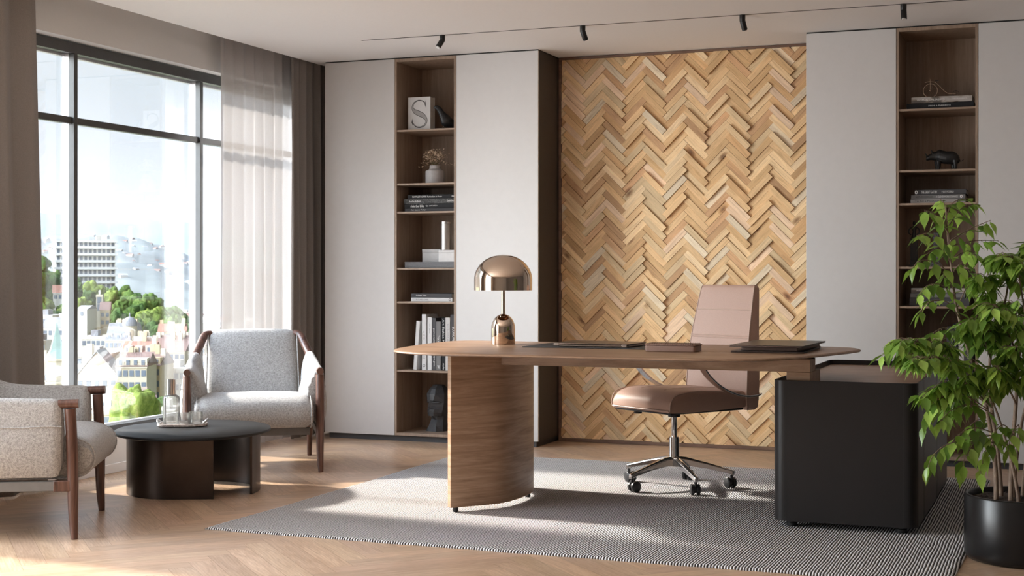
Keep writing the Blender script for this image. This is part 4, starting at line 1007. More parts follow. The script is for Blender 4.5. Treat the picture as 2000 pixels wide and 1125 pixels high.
# penny farthing
YP = 8.33; t = thing('penny_farthing_figurine', 'thin wire penny farthing bicycle figurine on the top right books', 'figurine', (X(1830, YP), YP, 2.0618)); off = t.location
def P3(px, py, dy=0): q = aty(px, py, YP+dy); return Vector((q.x, q.y, q.z))
def ring3(c, r_, tr): mb = MB(); mb.tube([c+Vector((r_*math.cos(2*PI*i/40), 0, r_*math.sin(2*PI*i/40))) for i in range(41)], tr, 6); return mb
zt_ = 2.0618; ppm = aty(1816, 170, YP).z-aty(1816, 184, YP).z
rb = .0385; cb = P3(1817, 170); cb.z = zt_+rb+.0012
mb = ring3(cb, rb, .0011)
for i in range(12): mb.tube([cb, cb+Vector((rb*math.cos(i*PI/6), 0, rb*math.sin(i*PI/6)))], .0003, 4)
mb.build('front_wheel', M['bronze'], t, off)
rs_ = .017; cs = P3(1867, 172); cs.z = zt_+rs_+.001
mb = ring3(cs, rs_, .0010)
for i in range(8): mb.tube([cs, cs+Vector((rs_*math.cos(i*PI/4), 0, rs_*math.sin(i*PI/4)))], .0003, 4)
mb.build('rear_wheel', M['iron'], t, off)
hd = cb+Vector((0, 0, rb+.012))
mb = MB(); mb.tube(spline([hd+Vector((-.028, 0, -.004)), hd+Vector((-.012, 0, .0)), hd, hd+Vector((.025, 0, -.004)), hd+Vector((.045, 0, -.022)), cb+Vector((.075, 0, -.004)), cb+Vector((.10, 0, -.020)), cs], 6), .0011, 6); mb.build('frame', M['bronze'], t, off)
mb = MB(); mb.tube([cb, hd+Vector((0, 0, .014))], .0010, 6); mb.tube([hd+Vector((-.004, -.022, .013)), hd+Vector((0, 0, .016)), hd+Vector((-.004, .022, .013))], .0012, 6); mb.build('handlebar', M['bronze'], t, off)
mb = MB(); mb.tube([hd+Vector((.036, 0, -.010)), hd+Vector((.036, 0, .003))], .0008, 6); mb.box(hd.x+.026, hd.x+.046, YP-.004, YP+.004, hd.z+.003, hd.z+.006); mb.build('saddle', M['iron'], t, off, bevel=.001)
# rhino (one continuous body through a voxel remesh)
YH = 8.37; g0 = aty(1845, 329, YH); s_ = aty(1845, 300, YH).z-aty(1845, 330, YH).z; s_ = s_/30
t = thing('rhino_figurine', 'matte black rhinoceros figurine on the second right shelf', 'figurine', (g0.x, YH, 1.6505))
mb = MB()
def body(cs): 
    mb.loft([[(x*s_, y0_*s_+ry*math.cos(2*PI*j/16)*s_, (z+rz_*math.sin(2*PI*j/16))*s_) for j in range(16)] for x, z, ry, rz_, y0_ in cs])
body([(-17, 28.5, 4.5, 7, 0), (-14, 29, 8, 11.5, 0), (-9, 29, 10, 13.2, 0), (-3, 27, 11, 13, 0), (4, 25.5, 12, 12.5, 0), (11, 25.5, 12, 12.6, 0), (17, 25, 11, 12.4, 0), (22, 23.5, 9, 11, 0), (26, 22, 5.5, 8, 0), (28, 21, 2, 4, 0)])
body([(-35, 24.5, 3.4, 3.4, -1), (-33, 25, 4.6, 4.8, -1), (-29, 26.5, 5.2, 5.5, -1), (-25, 28, 5.8, 6.6, -.8), (-20, 29, 6.4, 8.5, -.4), (-14, 29, 7.5, 10, 0)])
for x, y, l in ((-11, -6, 17), (-15, 5, 17), (15, 6, 18), (20, -6, 18)):
    mb.tube([(x*s_, y*s_, l*s_*1.15), ((x+.5)*s_, y*s_, l*.55*s_), ((x+.2)*s_, y*s_, 4*s_), ((x-.4)*s_, y*s_, 0)], [5.2*s_, 3.9*s_, 3.1*s_, 3.7*s_], 12)
mb.tube([(-33*s_, -1*s_, 27*s_), (-34.5*s_, -1*s_, 32*s_), (-36.5*s_, -1*s_, 36.5*s_)], [2.2*s_, 1.4*s_, .4*s_], 8)
mb.tube([(-28.5*s_, -1*s_, 30*s_), (-29.5*s_, -1*s_, 34*s_)], [1.7*s_, .5*s_], 8)
for y in (-4.5, 3.5): mb.tube([(-22*s_, y*s_, 34*s_), (-23.5*s_, y*1.25*s_, 38*s_), (-25*s_, y*1.4*s_, 41.5*s_)], [1.5*s_, 2.0*s_, .6*s_], 8)
mb.tube([(27*s_, 0, 22*s_), (30*s_, 0, 17.5*s_), (33*s_, 0, 19*s_), (35.5*s_, 0, 21.5*s_)], [1.1*s_, .8*s_, .8*s_, 1.0*s_], 8)
o = mb.build('body', M['iron'], t, ang=80); rm = o.modifiers.new('remesh', 'REMESH'); rm.mode = 'VOXEL'; rm.voxel_size = .0022; rm.use_smooth_shade = True
sm = o.modifiers.new('smooth', 'SMOOTH'); sm.iterations = 3; sm.factor = .5
# shelf 3 right
G = 'three novels stacked on the third right shelf'
flat_book(X(1778.5, YR), X(1886, YR), 1.464, .0235, M['cover_lightgrey'], 'light grey novel with dark serif title, lowest of three on the third right shelf', G, [('To Kill a Mockingbird', .08, .60, .50, ID)], y0=YR, marks=[(.875, 'ring', ID)])
flat_book(X(1779.5, YR), X(1885.5, YR), 1.4877, .0245, M['cover_midgrey'], 'mid grey novel with black and white capitals, middle of three on third right shelf', G, [('ANTHONY BURGESS', .09, .40, .42, ID), ('A CLOCKWORK ORANGE', .46, .86, .42, IW)], y0=YR, marks=[(.925, 'oval', IW)])
flat_book(X(1786.5, YR), X(1887, YR), 1.5124, .0285, M['cover_charcoal'], 'dark novel with tall condensed white title, topmost of three on third right shelf', G, [('THE GREAT GATSBY', .13, .44, .50, IW), ('F. SCOTT FITZGERALD', .53, .76, .38, IW)], y0=YR, marks=[(.03, 'oval', IW)])
# shelf 4 right: two standing sculptures
YT = 8.36; g0 = aty(1785.5, 515, YT); u = (aty(1785, 420, YT).z-aty(1785, 520, YT).z)/100
t = thing('figure_sculpture', 'slim black figure with bent arms on a tall plinth, left on fourth right shelf', 'sculpture', (g0.x, YT, 1.1095))
mb = MB(); mb.box(-9*u, 9*u, -8*u, 8*u, 0, 5*u); mb.box(-7.5*u, 7.5*u, -6.5*u, 6.5*u, 5*u, 12*u); mb.box(-6.5*u, 6.5*u, -5.5*u, 5.5*u, 12*u, 56*u); mb.build('plinth', M['iron'], t, bevel=.001)
mb = MB(); mb.lathe([(6*u, 56*u), (4.2*u, 62*u), (3.0*u, 68*u), (4.6*u, 74*u), (5.4*u, 78*u), (1.6*u, 80*u), (1.5*u, 81*u), (2.9*u, 84*u), (2.6*u, 88*u), (.2*u, 90*u)], seg=16)
for sx in (-1, 1): mb.tube(spline([(sx*5*u, 0, 77*u), (sx*9*u, -1*u, 73*u), (sx*9.5*u, -3*u, 66*u), (sx*5*u, -4*u, 62*u)], 4), [1.4*u]*13, 6)
mb.build('figure', M['iron'], t, ang=70)
g0 = aty(1828, 515, YT); t = thing('obelisk_sculpture', 'grey weathered tapered obelisk with a flared foot, right on the fourth right shelf', 'sculpture', (g0.x, YT, 1.1095))
M['weathered'] = plain('weathered_grey_metal', (.12, .125, .14), .6, nscale=130, namp=.9, bstr=.5)
mb = MB()
def sqr(w, z, x=0): return [(x-w*u, -w*u, z*u), (x+w*u, -w*u, z*u), (x+w*u, w*u, z*u), (x-w*u, w*u, z*u)]
mb.loft([sqr(12, 0), sqr(11, 3), sqr(7, 9), sqr(4.2, 16), sqr(3.8, 22), sqr(4.6, 40), sqr(5.6, 58), sqr(5.0, 64), sqr(3.4, 66)]); mb.build('body', M['weathered'], t, bevel=.0015)
# shelf 5 right
G = 'three books stacked on the fifth right shelf'
flat_book(X(1776.5, YR), X(1893, YR), .888, .047, M['cover_charcoal'], 'thick charcoal textbook with thin title, bottom of the stack on fifth right shelf', G, [('ECONOMETRICS', .16, .50, .18, IW), ('THIRD EDITION', .58, .80, .12, IW)], y0=YR)
flat_book(X(1778, YR), X(1885, YR), .9355, .0245, M['cover_midgrey'], 'mid grey novel with black capitals, middle of the stack on the fifth right shelf', G, [('ANTHONY BURGESS', .09, .42, .42, ID)], y0=YR)
flat_book(X(1779.5, YR), X(1890, YR), .9605, .0285, M['cover_landscape'], 'brown and grey picture-spined book, topmost on the fifth right shelf', G, [('WOMAN UNLEASHED', .09, .55, .34, IW)], y0=YR)
# shelf 6 right: upright books glimpsed between the leaves
G = 'upright books on the sixth right shelf'
def upr(p0, p1, ytop, mat, lab, tx=()):
    upright_book(X(p0, YR), X(p1, YR)-.0006, .455, aty(p0, ytop, YR).z-.455, M[mat], lab, G, tx, y0=YR)
upr(1849, 1861.5, 638, 'cover_charcoal', 'charcoal upright book at the left of the row behind the ficus')
upr(1862, 1871.5, 632, 'cover_black', 'black upright book with bold white lettering behind the ficus', [('Art', .03, .14, .4, IW), ('Fashion Mood', .2, .6, .5, IW)])
upr(1872, 1883, 632, 'cover_offwhite', 'off-white upright book in the row behind the ficus')
upr(1883.6, 1901, 627, 'cover_charcoal', 'wide charcoal upright book at the right end of the row behind the ficus', [('ECONOMETRICS', .2, .6, .3, IW)])

# ------------------------------------------------------------------ ficus in its pot
PC = FW*5.31 + RT*1.912; PC.z = 0; PR = .215
t = thing('potted_ficus', 'leafy weeping fig in a glossy black round pot at the right edge', 'potted plant', PC)
mb = MB(); mb.lathe([(PR-.030, .0008), (PR-.014, .004), (PR-.004, .016), (PR, .034), (PR, .238), (PR-.003, .243), (PR-.012, .243), (PR-.016, .238), (PR-.018, .205), (0, .204)], seg=96, cap=False); mb.build('pot', M['pot'], t, ang=60)
mb = MB(); r = random.Random(5); rg = []
for i in range(14):
    rad = (PR-.0185)*(i/13)+.0005; rg.append([(rad*math.cos(2*PI*j/48), rad*math.sin(2*PI*j/48), .224+(r.uniform(-.004, .004) if i < 13 else -.004)+.006*(1-i/13)) for j in range(48)])
mb.loft(rg, cap=False)
for i in range(170):
    a, q = r.uniform(0, 2*PI), (PR-.03)*math.sqrt(r.random()); w_ = r.uniform(.003, .008)
    mb.lathe([(.0, -w_*.5), (w_, 0), (0, w_*.6)], (q*math.cos(a), q*math.sin(a), .227), 5, cap=False)
mb.build('soil', M['soil'], t)
def PL(px, py, dd=0.0):      # local point from lateral/height reading, dd metres beyond the pot axis
    w_ = 5.31+dd; q = atd(px, py, w_); return q - PC
rl = random.Random(21)
lm = [MB()]; tw = MB()
GREEN = [(.17, .31, .045), (.23, .39, .06), (.30, .48, .08), (.37, .56, .11), (.125, .24, .04)]
def leaf(base, d, size, tone):
    d = d.normalized(); s = d.cross(Vector((0, 0, 1)))
    if s.length < .15: s = d.cross(Vector((1, .3, 0)))
    s = s.normalized(); s = (s*math.cos(.1)+Vector((rl.uniform(-.6, .6), rl.uniform(-.6, .6), rl.uniform(-.3, .3)))*.55).normalized()
    s = (s-d*s.dot(d)).normalized(); n = s.cross(d).normalized()
    if n.z < 0: n = -n
    cv = rl.uniform(.06, .20); fold = rl.uniform(.10, .30); L_ = size; Wd = size*rl.uniform(.21, .26)
    vs = []; prof = ((0, .04), (.12, .60), (.30, 1.0), (.52, .80), (.72, .38), (.88, .10), (1.02, .0))
    pet = base + d*L_*.12
    for f, w_ in prof:
        c_ = pet + d*(L_*f) - n*(cv*L_*f*f) 
        vs += [c_ - s*Wd*w_ + n*Wd*w_*fold, c_, c_ + s*Wd*w_ + n*Wd*w_*fold]
    fs = []
    for i in range(len(prof)-1):
        for k_ in (0, 1): a = i*3+k_; fs.append((a, a+1, a+4, a+3))
    lm[0].add(vs, fs, col=tone)
    tw.tube([base, pet], [.0009, .0007], 4)
def leafy(pts, r0, r1, n, size=.078, start=.25, spread=1.0, sub=0, dense=1.0):
    S_ = spline(pts, 6); m_ = len(S_)
    tw.tube(S_, [r0+(r1-r0)*i/(m_-1) for i in range(m_)], 6)
    for i in range(n):
        f = start+(1-start)*(i+.5)/n; q = f*(m_-1); k_ = min(int(q), m_-2); b_ = S_[k_].lerp(S_[k_+1], q-k_); tg = (S_[k_+1]-S_[k_]).normalized()
        sd = tg.cross(Vector((0, 0, 1))); sd = sd.normalized() if sd.length > .1 else Vector((1, 0, 0))
        sg = 1 if i % 2 else -1
        d_ = tg*rl.uniform(.15, .7)+sd*sg*rl.uniform(.35, .9)*spread+Vector((rl.uniform(-.25, .25), rl.uniform(-.25, .25), rl.uniform(-1.15, -.15)))
        tone = rl.choice(GREEN); bb = rl.uniform(.85, 1.15); young = .25*max(0, f-.7)/.3
        tone = (tone[0]*bb+young*.10, tone[1]*bb+young*.14, tone[2]*bb+young*.02)
        leaf(b_, d_, size*rl.uniform(.66, 1.05), tone)
def branch(pts, r0, r1, ntw, tl, nl, size=.078, start=.2):
    """bough with ntw side twigs of length tl carrying nl leaves each"""
    S_ = spline(pts, 6); m_ = len(S_); tw.tube(S_, [r0+(r1-r0)*i/(m_-1) for i in range(m_)], 8)
    ntw = int(ntw*1.5)
    for i in range(ntw):
        f = start+(1-start)*(i+.5)/ntw; q = f*(m_-1); k_ = min(int(q), m_-2); b_ = S_[k_].lerp(S_[k_+1], q-k_); tg = (S_[k_+1]-S_[k_]).normalized()
        az = rl.uniform(0, 2*PI); d_ = Vector((math.cos(az), math.sin(az), 0))*.8+tg*.55; l = tl*rl.uniform(.6, 1.25)*(1-.35*f)
        leafy([b_, b_+d_*l*.5+Vector((0, 0, .12*l)), b_+d_*l+Vector((0, 0, -.15*l))], .0016, .0007, nl, size)
    leafy(pts[-2:], r1, .0008, max(4, nl), size, .1)
# trunks: several slender stems from the soil
TR = [[(1946, 965, -.02), (1943, 900, .0), (1931, 820, .02), (1915, 745, .0), (1893, 690, -.03), (1868, 600, -.05), (1858, 520, -.05), (1850, 450, -.04), (1848, 405, -.03)],
      [(1955, 962, .05), (1948, 880, .06), (1935, 780, .06), (1935, 690, .05), (1955, 620, .05), (1968, 560, .04), (1965, 505, .03)],
      [(1974, 967, -.04), (1977, 880, -.03), (1984, 790, -.02), (1990, 700, .0), (2003, 620, .02), (2015, 540, .02), (2020, 470, .0)],
      [(1978, 972, .02), (1990, 860, .03), (2006, 780, .05), (2030, 690, .05), (2055, 600, .04)],
      [(1997, 965, .08), (2010, 860, .08), (2040, 760, .08), (2085, 680, .06)],
      [(1990, 975, -.09), (1975, 900, -.10), (1945, 800, -.12), (1915, 740, -.14)]]
for k_, tr_ in enumerate(TR):
    S_ = spline([PL(*q) for q in tr_], 6); m_ = len(S_); r0 = .0095 if k_ < 3 else .0075
    S_[0] = Vector((S_[0].x, S_[0].y, .215))
    mb = MB(); mb.tube(S_, [r0*(1-.78*i/(m_-1)) for i in range(m_)], 10); mb.build('trunk', M['bark'], t, ang=80)
# leader towards the top left and its twigs
for pts, n in (
    ([(1858, 500, -.05), (1850, 440, -.04), (1845, 400, -.02), (1836, 388, 0)], 12), ([(1852, 455, -.05), (1828, 420, -.10), (1805, 410, -.12)], 9),
    ([(1853, 440, -.02), (1880, 405, .02), (1908, 398, .05)], 9), ([(1856, 470, .02), (1893, 448, .05), (1935, 430, .06)], 10), ([(1858, 480, .05), (1905, 470, .1), (1950, 470, .12)], 10),
    ([(1858, 500, -.08), (1825, 458, -.14), (1790, 460, -.18)], 11), ([(1859, 515, -.04), (1835, 485, -.1), (1812, 495, -.13)], 8), ([(1859, 505, 0), (1890, 490, .05), (1915, 505, .08)], 8),
    ([(1866, 575, -.06), (1840, 520, -.12), (1800, 508, -.16), (1782, 524, -.17)], 12), ([(1870, 600, -.03), (1845, 560, -.08), (1815, 556, -.1), (1797, 575, -.1)], 11),
    ([(1876, 625, -.08), (1850, 590, -.14), (1815, 590, -.17), (1795, 612, -.18)], 12), ([(1870, 600, .0), (1890, 560, .05), (1915, 560, .09)], 9), ([(1862, 550, -.02), (1850, 530, -.02), (1838, 545, -.04)], 6),
    ([(1885, 665, -.05), (1850, 640, -.10), (1822, 650, -.12)], 9), ([(1862, 530, .02), (1880, 515, .03), (1900, 540, .05)], 7),
    ([(1850, 420, .0), (1862, 395, .0), (1893, 387, .02)], 7)):
    leafy([PL(*q) for q in pts], .0026, .0010, n, .080, .12)
# long boughs to the left
B_ = lambda pts, *a, **k_: branch([PL(*q) for q in pts], *a, **k_)
B_([(1915, 745, -.14), (1870, 700, -.18), (1815, 668, -.20), (1765, 665, -.21)], .005, .0016, 13, .10, 7, .074)
B_([(1905, 740, -.10), (1860, 710, -.08), (1805, 700, -.06), (1760, 690, -.05)], .0045, .0016, 12, .10, 7, .074)
B_([(1925, 760, -.12), (1885, 720, -.22), (1840, 700, -.28), (1790, 700, -.30)], .004, .0014, 10, .09, 6, .074)
B_([(1930, 790, -.10), (1890, 750, -.16), (1860, 745, -.20), (1825, 765, -.22)], .004, .0014, 12, .09, 6, .076)
B_([(1940, 800, .05), (1900, 770, .10), (1870, 775, .12), (1845, 800, .13)], .004, .0014, 9, .09, 6, .076)
B_([(1935, 700, .05), (1915, 650, .03), (1890, 630, .0)], .004, .0014, 10, .09, 6, .076)
B_([(1935, 700, -.05), (1920, 655, -.10), (1905, 625, -.14)], .004, .0014, 9, .08, 6, .076)
B_([(1955, 620, .05), (1935, 570, .02), (1925, 540, .0)], .003, .0013, 8, .07, 6, .076)
B_([(1968, 560, .04), (1965, 510, .03), (1958, 500, .0)], .003, .0013, 8, .08, 6, .078)
B_([(2003, 620, .0), (1990, 540, -.06), (1978, 505, -.08)], .004, .0013, 11, .09, 6, .078)
B_([(2015, 560, .0), (2020, 510, .0), (2030, 480, .0)], .004, .0013, 10, .10, 6, .078)
B_([(1990, 700, -.02), (1965, 640, -.10), (1950, 600, -.16)], .004, .0014, 12, .10, 6, .078)
B_([(1990, 700, .02), (1985, 640, .10), (1985, 590, .16)], .004, .0014, 9, .10, 6, .078)
B_([(1985, 790, -.04), (1960, 740, -.16), (1935, 720, -.22)], .004, .0014, 13, .10, 6, .078)
B_([(2010, 780, -.02), (1995, 720, -.14), (1985, 680, -.22)], .004, .0014, 13, .10, 6, .078)
B_([(2030, 700, .0), (2040, 640, -.08), (2060, 590, -.14)], .004, .0014, 14, .11, 6, .078)
B_([(2040, 760, .0), (2080, 700, .0), (2120, 670, .0)], .004, .0014, 14, .11, 6, .078)
B_([(2055, 640, .05), (2080, 560, .05), (2090, 520, .05)], .004, .0014, 12, .11, 6, .078)
# lower drooping sprays
for pts, n in (([(1960, 870, -.15), (1900, 858, -.22), (1850, 868, -.26), (1822, 890, -.28), (1812, 915, -.28)], 18), ([(1950, 850, -.15), (1905, 835, -.2), (1870, 850, -.22), (1850, 880, -.22)], 14),
    ([(1960, 860, -.15), (1920, 850, -.2), (1890, 880, -.24), (1880, 915, -.25)], 12), ([(1975, 880, -.10), (1945, 850, -.18), (1925, 880, -.22), (1915, 925, -.22)], 13),
    ([(1980, 850, -.1), (1960, 830, -.18), (1940, 850, -.22), (1935, 900, -.23)], 12), ([(1985, 860, -.1), (1990, 830, -.18), (1975, 850, -.22), (1968, 885, -.23)], 11),
    ([(1940, 810, -.15), (1900, 790, -.2), (1860, 800, -.24), (1835, 825, -.25)], 14), ([(1930, 800, -.12), (1880, 770, -.2), (1840, 775, -.24), (1812, 800, -.25), (1806, 830, -.25)], 15),
    ([(2000, 860, -.08), (2020, 830, -.1), (2030, 860, -.12)], 10), ([(1950, 830, .1), (1910, 820, .14), (1880, 850, .15)], 10)):
    leafy([PL(*q) for q in pts], .0024, .0009, n, .078, .1)
tw.build('twigs', M['bark'], t, ang=80); lm[0].build('foliage', M['leaf'], t, ang=60)

# ------------------------------------------------------------------ the city outside (ground far below the room)
from mathutils import noise as mnoise
GZ0 = -56.0; ro = random.Random(31)
M['ground'] = plain('outside_ground', (.20, .22, .12), .95, nscale=.02, namp=.5)
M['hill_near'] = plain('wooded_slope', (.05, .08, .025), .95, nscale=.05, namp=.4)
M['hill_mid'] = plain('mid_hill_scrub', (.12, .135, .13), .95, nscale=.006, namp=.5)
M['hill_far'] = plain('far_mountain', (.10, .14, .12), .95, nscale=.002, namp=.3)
WALLS = [plain('render_cream', (0.425, 0.368, 0.279), .9, nscale=.4, namp=.05), plain('render_white', (0.464, 0.430, 0.380), .9, nscale=.4, namp=.04), plain('render_ochre', (0.399, 0.307, 0.190), .9, nscale=.4, namp=.06), plain('render_pink', (0.413, 0.326, 0.268), .9, nscale=.4, namp=.05), plain('render_grey', (0.335, 0.313, 0.279), .9, nscale=.4, namp=.05)]
ROOFS = [plain('roof_brown_tile', (0.149, 0.090, 0.074), .9, nscale=.8, namp=.2), plain('roof_grey_slate', (0.186, 0.180, 0.186), .9, nscale=.8, namp=.15), plain('roof_red_tile', (0.248, 0.118, 0.081), .9, nscale=.8, namp=.2), plain('roof_pale', (0.347, 0.329, 0.310), .9, nscale=.8, namp=.1)]
M['winglass'] = plain('far_window_glass', (.10, .12, .15), .2); M['concrete'] = plain('tower_concrete', (.50, .485, .47), .85, nscale=.3, namp=.04)
def leafmat(n, a, b):
    m, nt, p = newmat(n); f = noise(nt, coords(nt, 'Object', (1, 1, 1)), 5.0, 5, .75)
    nt.links.new(ramp(nt, f, [(.35, a), (.62, b)]), p.inputs['Base Color']); p.inputs['Roughness'].default_value = .9; p.inputs['Specular IOR Level'].default_value = .1
    bump(nt, p, noise(nt, coords(nt, 'Object'), 7, 4, .8), 1.0, .5); return m
TREEM = [leafmat('tree_green_mid', (.05, .095, .018), (.13, .19, .045)), leafmat('tree_green_dark', (.035, .07, .02), (.085, .14, .04)), leafmat('tree_green_yellow', (.10, .15, .025), (.22, .26, .06))]
def struct(o): o['kind'] = 'structure'; return o

mb = MB(); mb.box(-9000, 3000, 60, 9000, GZ0-4, GZ0); o = mb.build('city_ground', M['ground'], smooth=False)
tag(o, 'hazy ground plain far below the window between the buildings', 'ground'); o['kind'] = 'structure'
def ridge(name, label, mat, pts, D, thick, base, rough, seed, n=90):
    """a hill massif: crest line at distance D, falling towards and away from the room"""
    r = random.Random(seed); S_ = []
    for i in range(n+1):
        px = pts[0][0]+(pts[-1][0]-pts[0][0])*i/n
        for a, b in zip(pts[:-1], pts[1:]):
            if a[0] <= px <= b[0]: f = (px-a[0])/(b[0]-a[0]); f = f*f*(3-2*f); py = a[1]+(b[1]-a[1])*f; break
        S_.append((px, py))
    rows = []
    prof = [(-1.0, 0), (-.8, .12), (-.6, .34), (-.42, .55), (-.25, .75), (-.1, .92), (0, 1.0), (.15, .93), (.5, .6), (1.0, 0)]
    for t_, h_ in prof:
        row = []
        for px, py in S_:
            c = atd(px, py, D); q = atd(px, HZ, D+t_*thick); q.z = base+(c.z-base)*h_
            if h_ > 0: q.z += rough*(h_ if h_ < 1 else .35)*(math.sin(px*.11+t_*5+seed)+.6*math.sin(px*.29+t_*9)+r.uniform(-.4, .4))*.5
            row.append(q)
        rows.append(row)
    mb = MB(); mb.loft(rows, cap=False, closed=False); o = mb.build(name, mat, ang=180)
    tag(o, label, 'hill'); o['kind'] = 'structure'; return o
ridge('far_mountain', 'pale blue far mountain range on the horizon', M['hill_far'], [(-420, 430), (-100, 425), (75, 416), (150, 423), (240, 434), (300, 430), (345, 432), (420, 446), (520, 452), (700, 470)], 6500, 1800, GZ0, 10, 1)
ridge('middle_hill', 'grey-green middle hill with scattered houses', M['hill_mid'], [(-420, 470), (-60, 468), (60, 462), (150, 459), (225, 460), (262, 464), (300, 476), (345, 489), (390, 505), (450, 520), (560, 528)], 3000, 1500, GZ0, 7, 2)
hn = [(-300, 520), (-60, 512), (60, 508), (100, 548), (150, 556), (215, 566), (262, 578), (300, 592), (340, 610), (372, 636), (420, 690), (480, 760)]
ridge('wooded_hill', 'near wooded hill slope below the slab apartment block', M['hill_near'], hn, 690, 105, GZ0, 1.5, 3)
def hz(px):
    for a, b in zip(hn[:-1], hn[1:]):
        if a[0] <= px <= b[0]: f = (px-a[0])/(b[0]-a[0]); f = f*f*(3-2*f); return a[1]+(b[1]-a[1])*f
    return 600
# trees: four prototypes, copied
protos = []
for k in range(4):
    bm = bmesh.new(); bmesh.ops.create_icosphere(bm, subdivisions=5, radius=1)
    r = random.Random(50+k); cs = [(Vector((r.gauss(0, 1), r.gauss(0, 1), r.gauss(0, 1))).normalized(), r.uniform(.08, .26)) for _ in range(95)]
    for v in bm.verts:
        d = v.co.normalized(); q = .74
        for c, a in cs: q += a*max(0, (d.dot(c)-.90)/.10)**1.2*.9
        q += .10*mnoise.noise(d*3.1+Vector((k, 0, 0)))+.085*mnoise.noise(d*8+Vector((k, 3, 0)))+.06*mnoise.noise(d*17); v.co = d*q; v.co.z = v.co.z*(1.25 if v.co.z > 0 else .85)
    me = bpy.data.meshes.new('crown'); bm.to_mesh(me); bm.free(); me.polygons.foreach_set('use_smooth', [True]*len(me.polygons)); protos.append(me)
tk = MB(); tk.tube([(0, 0, -1.9), (0, 0, -.3)], [.09, .06], 6); tkm = None
def tree(P, s, k, mt, label, group, seen=True):
    global tkm
    root = thing('tree', label, 'tree', P, ro.uniform(0, 6), group)
    me = protos[k].copy(); me.materials.append(TREEM[mt]) if False else None
    key = (k, mt)
    if key not in TM_:
        m2 = protos[k].copy(); m2.materials.append(TREEM[mt]); TM_[key] = m2
    bpy.data.meshes.remove(me)
    c = bpy.data.objects.new('crown', TM_[key]); COL.objects.link(c); c.parent = root; c.scale = (s, s, s*ro.uniform(.9, 1.25))
    if tkm is None: o = tk.build('trunk', M['bark'], root); tkm = o.data
    else: o = bpy.data.objects.new('trunk', tkm); COL.objects.link(o); o.parent = root
    o.scale = (s, s, s)
    return root
TM_ = {}
G = 'trees covering the wooded hill'
placed = []
def free(P, s, k=1.28):
    for Q, q in placed:
        if (P-Q).length < (s+q)*k: return False
    placed.append((P, s)); return True
for q in ((160, 622, 606), (194, 605, 646), (205, 625, 620), (113, 590, 655), (330, 665, 567), (182, 678, 528), (233, 682, 518)): placed.append((atd(*q), 8.5))
cnt = 0
for i in range(9000):
    if cnt >= 230: break
    px = ro.uniform(70, 385); row = ro.random(); top = hz(px); py = top + 2 + row*(58 if px > 140 else 95)*(1 if px < 330 else .7)
    D = 690-row*88
    if 108 < px < 232 and row < .10: continue
    P = atd(px, py, D); s = ro.uniform(2.3, 4.3)
    if not free(P, s): continue
    cnt += 1; mt = ro.choices((0, 1, 2), (5, 3, 2 if row > .3 else 1))[0]
    tree(P, s, ro.randint(0, 3), mt, 'green tree crown on the wooded hill below the slab block', G)
for i in range(160):
    px = ro.uniform(72, 104); py = ro.uniform(505, 600); s = ro.uniform(3.0, 4.6); P = atd(px, py, 650)
    if not free(P, s): continue
    tree(P, s, ro.randint(0, 3), ro.choice((0, 0, 1, 2)), 'tree left of the slab apartment block beside the curtain', 'trees left of the slab block')
for i in range(900):
    px = ro.uniform(-290, 68); row = ro.random(); s = ro.uniform(3.2, 5.0); P = atd(px, hz(px)+2+row*90, 690-row*88)
    if len(placed) > 175 or not free(P, s): continue
    tree(P, s, ro.randint(0, 3), ro.choice((0, 0, 1, 2)), 'tree on the wooded slope that continues behind the dark curtain', 'trees behind the dark curtain')
tree(atd(263, 812, 330), 4.6, 1, 2, 'bright yellow-green round tree just above the window sill', None)
tree(atd(208, 746, 430), 2.2, 2, 0, 'small dark green courtyard tree between the pale gabled houses', None)
tree(atd(328, 790, 380), 2.0, 0, 1, 'small round tree beside the carafe, in front of the white apartment block', None)

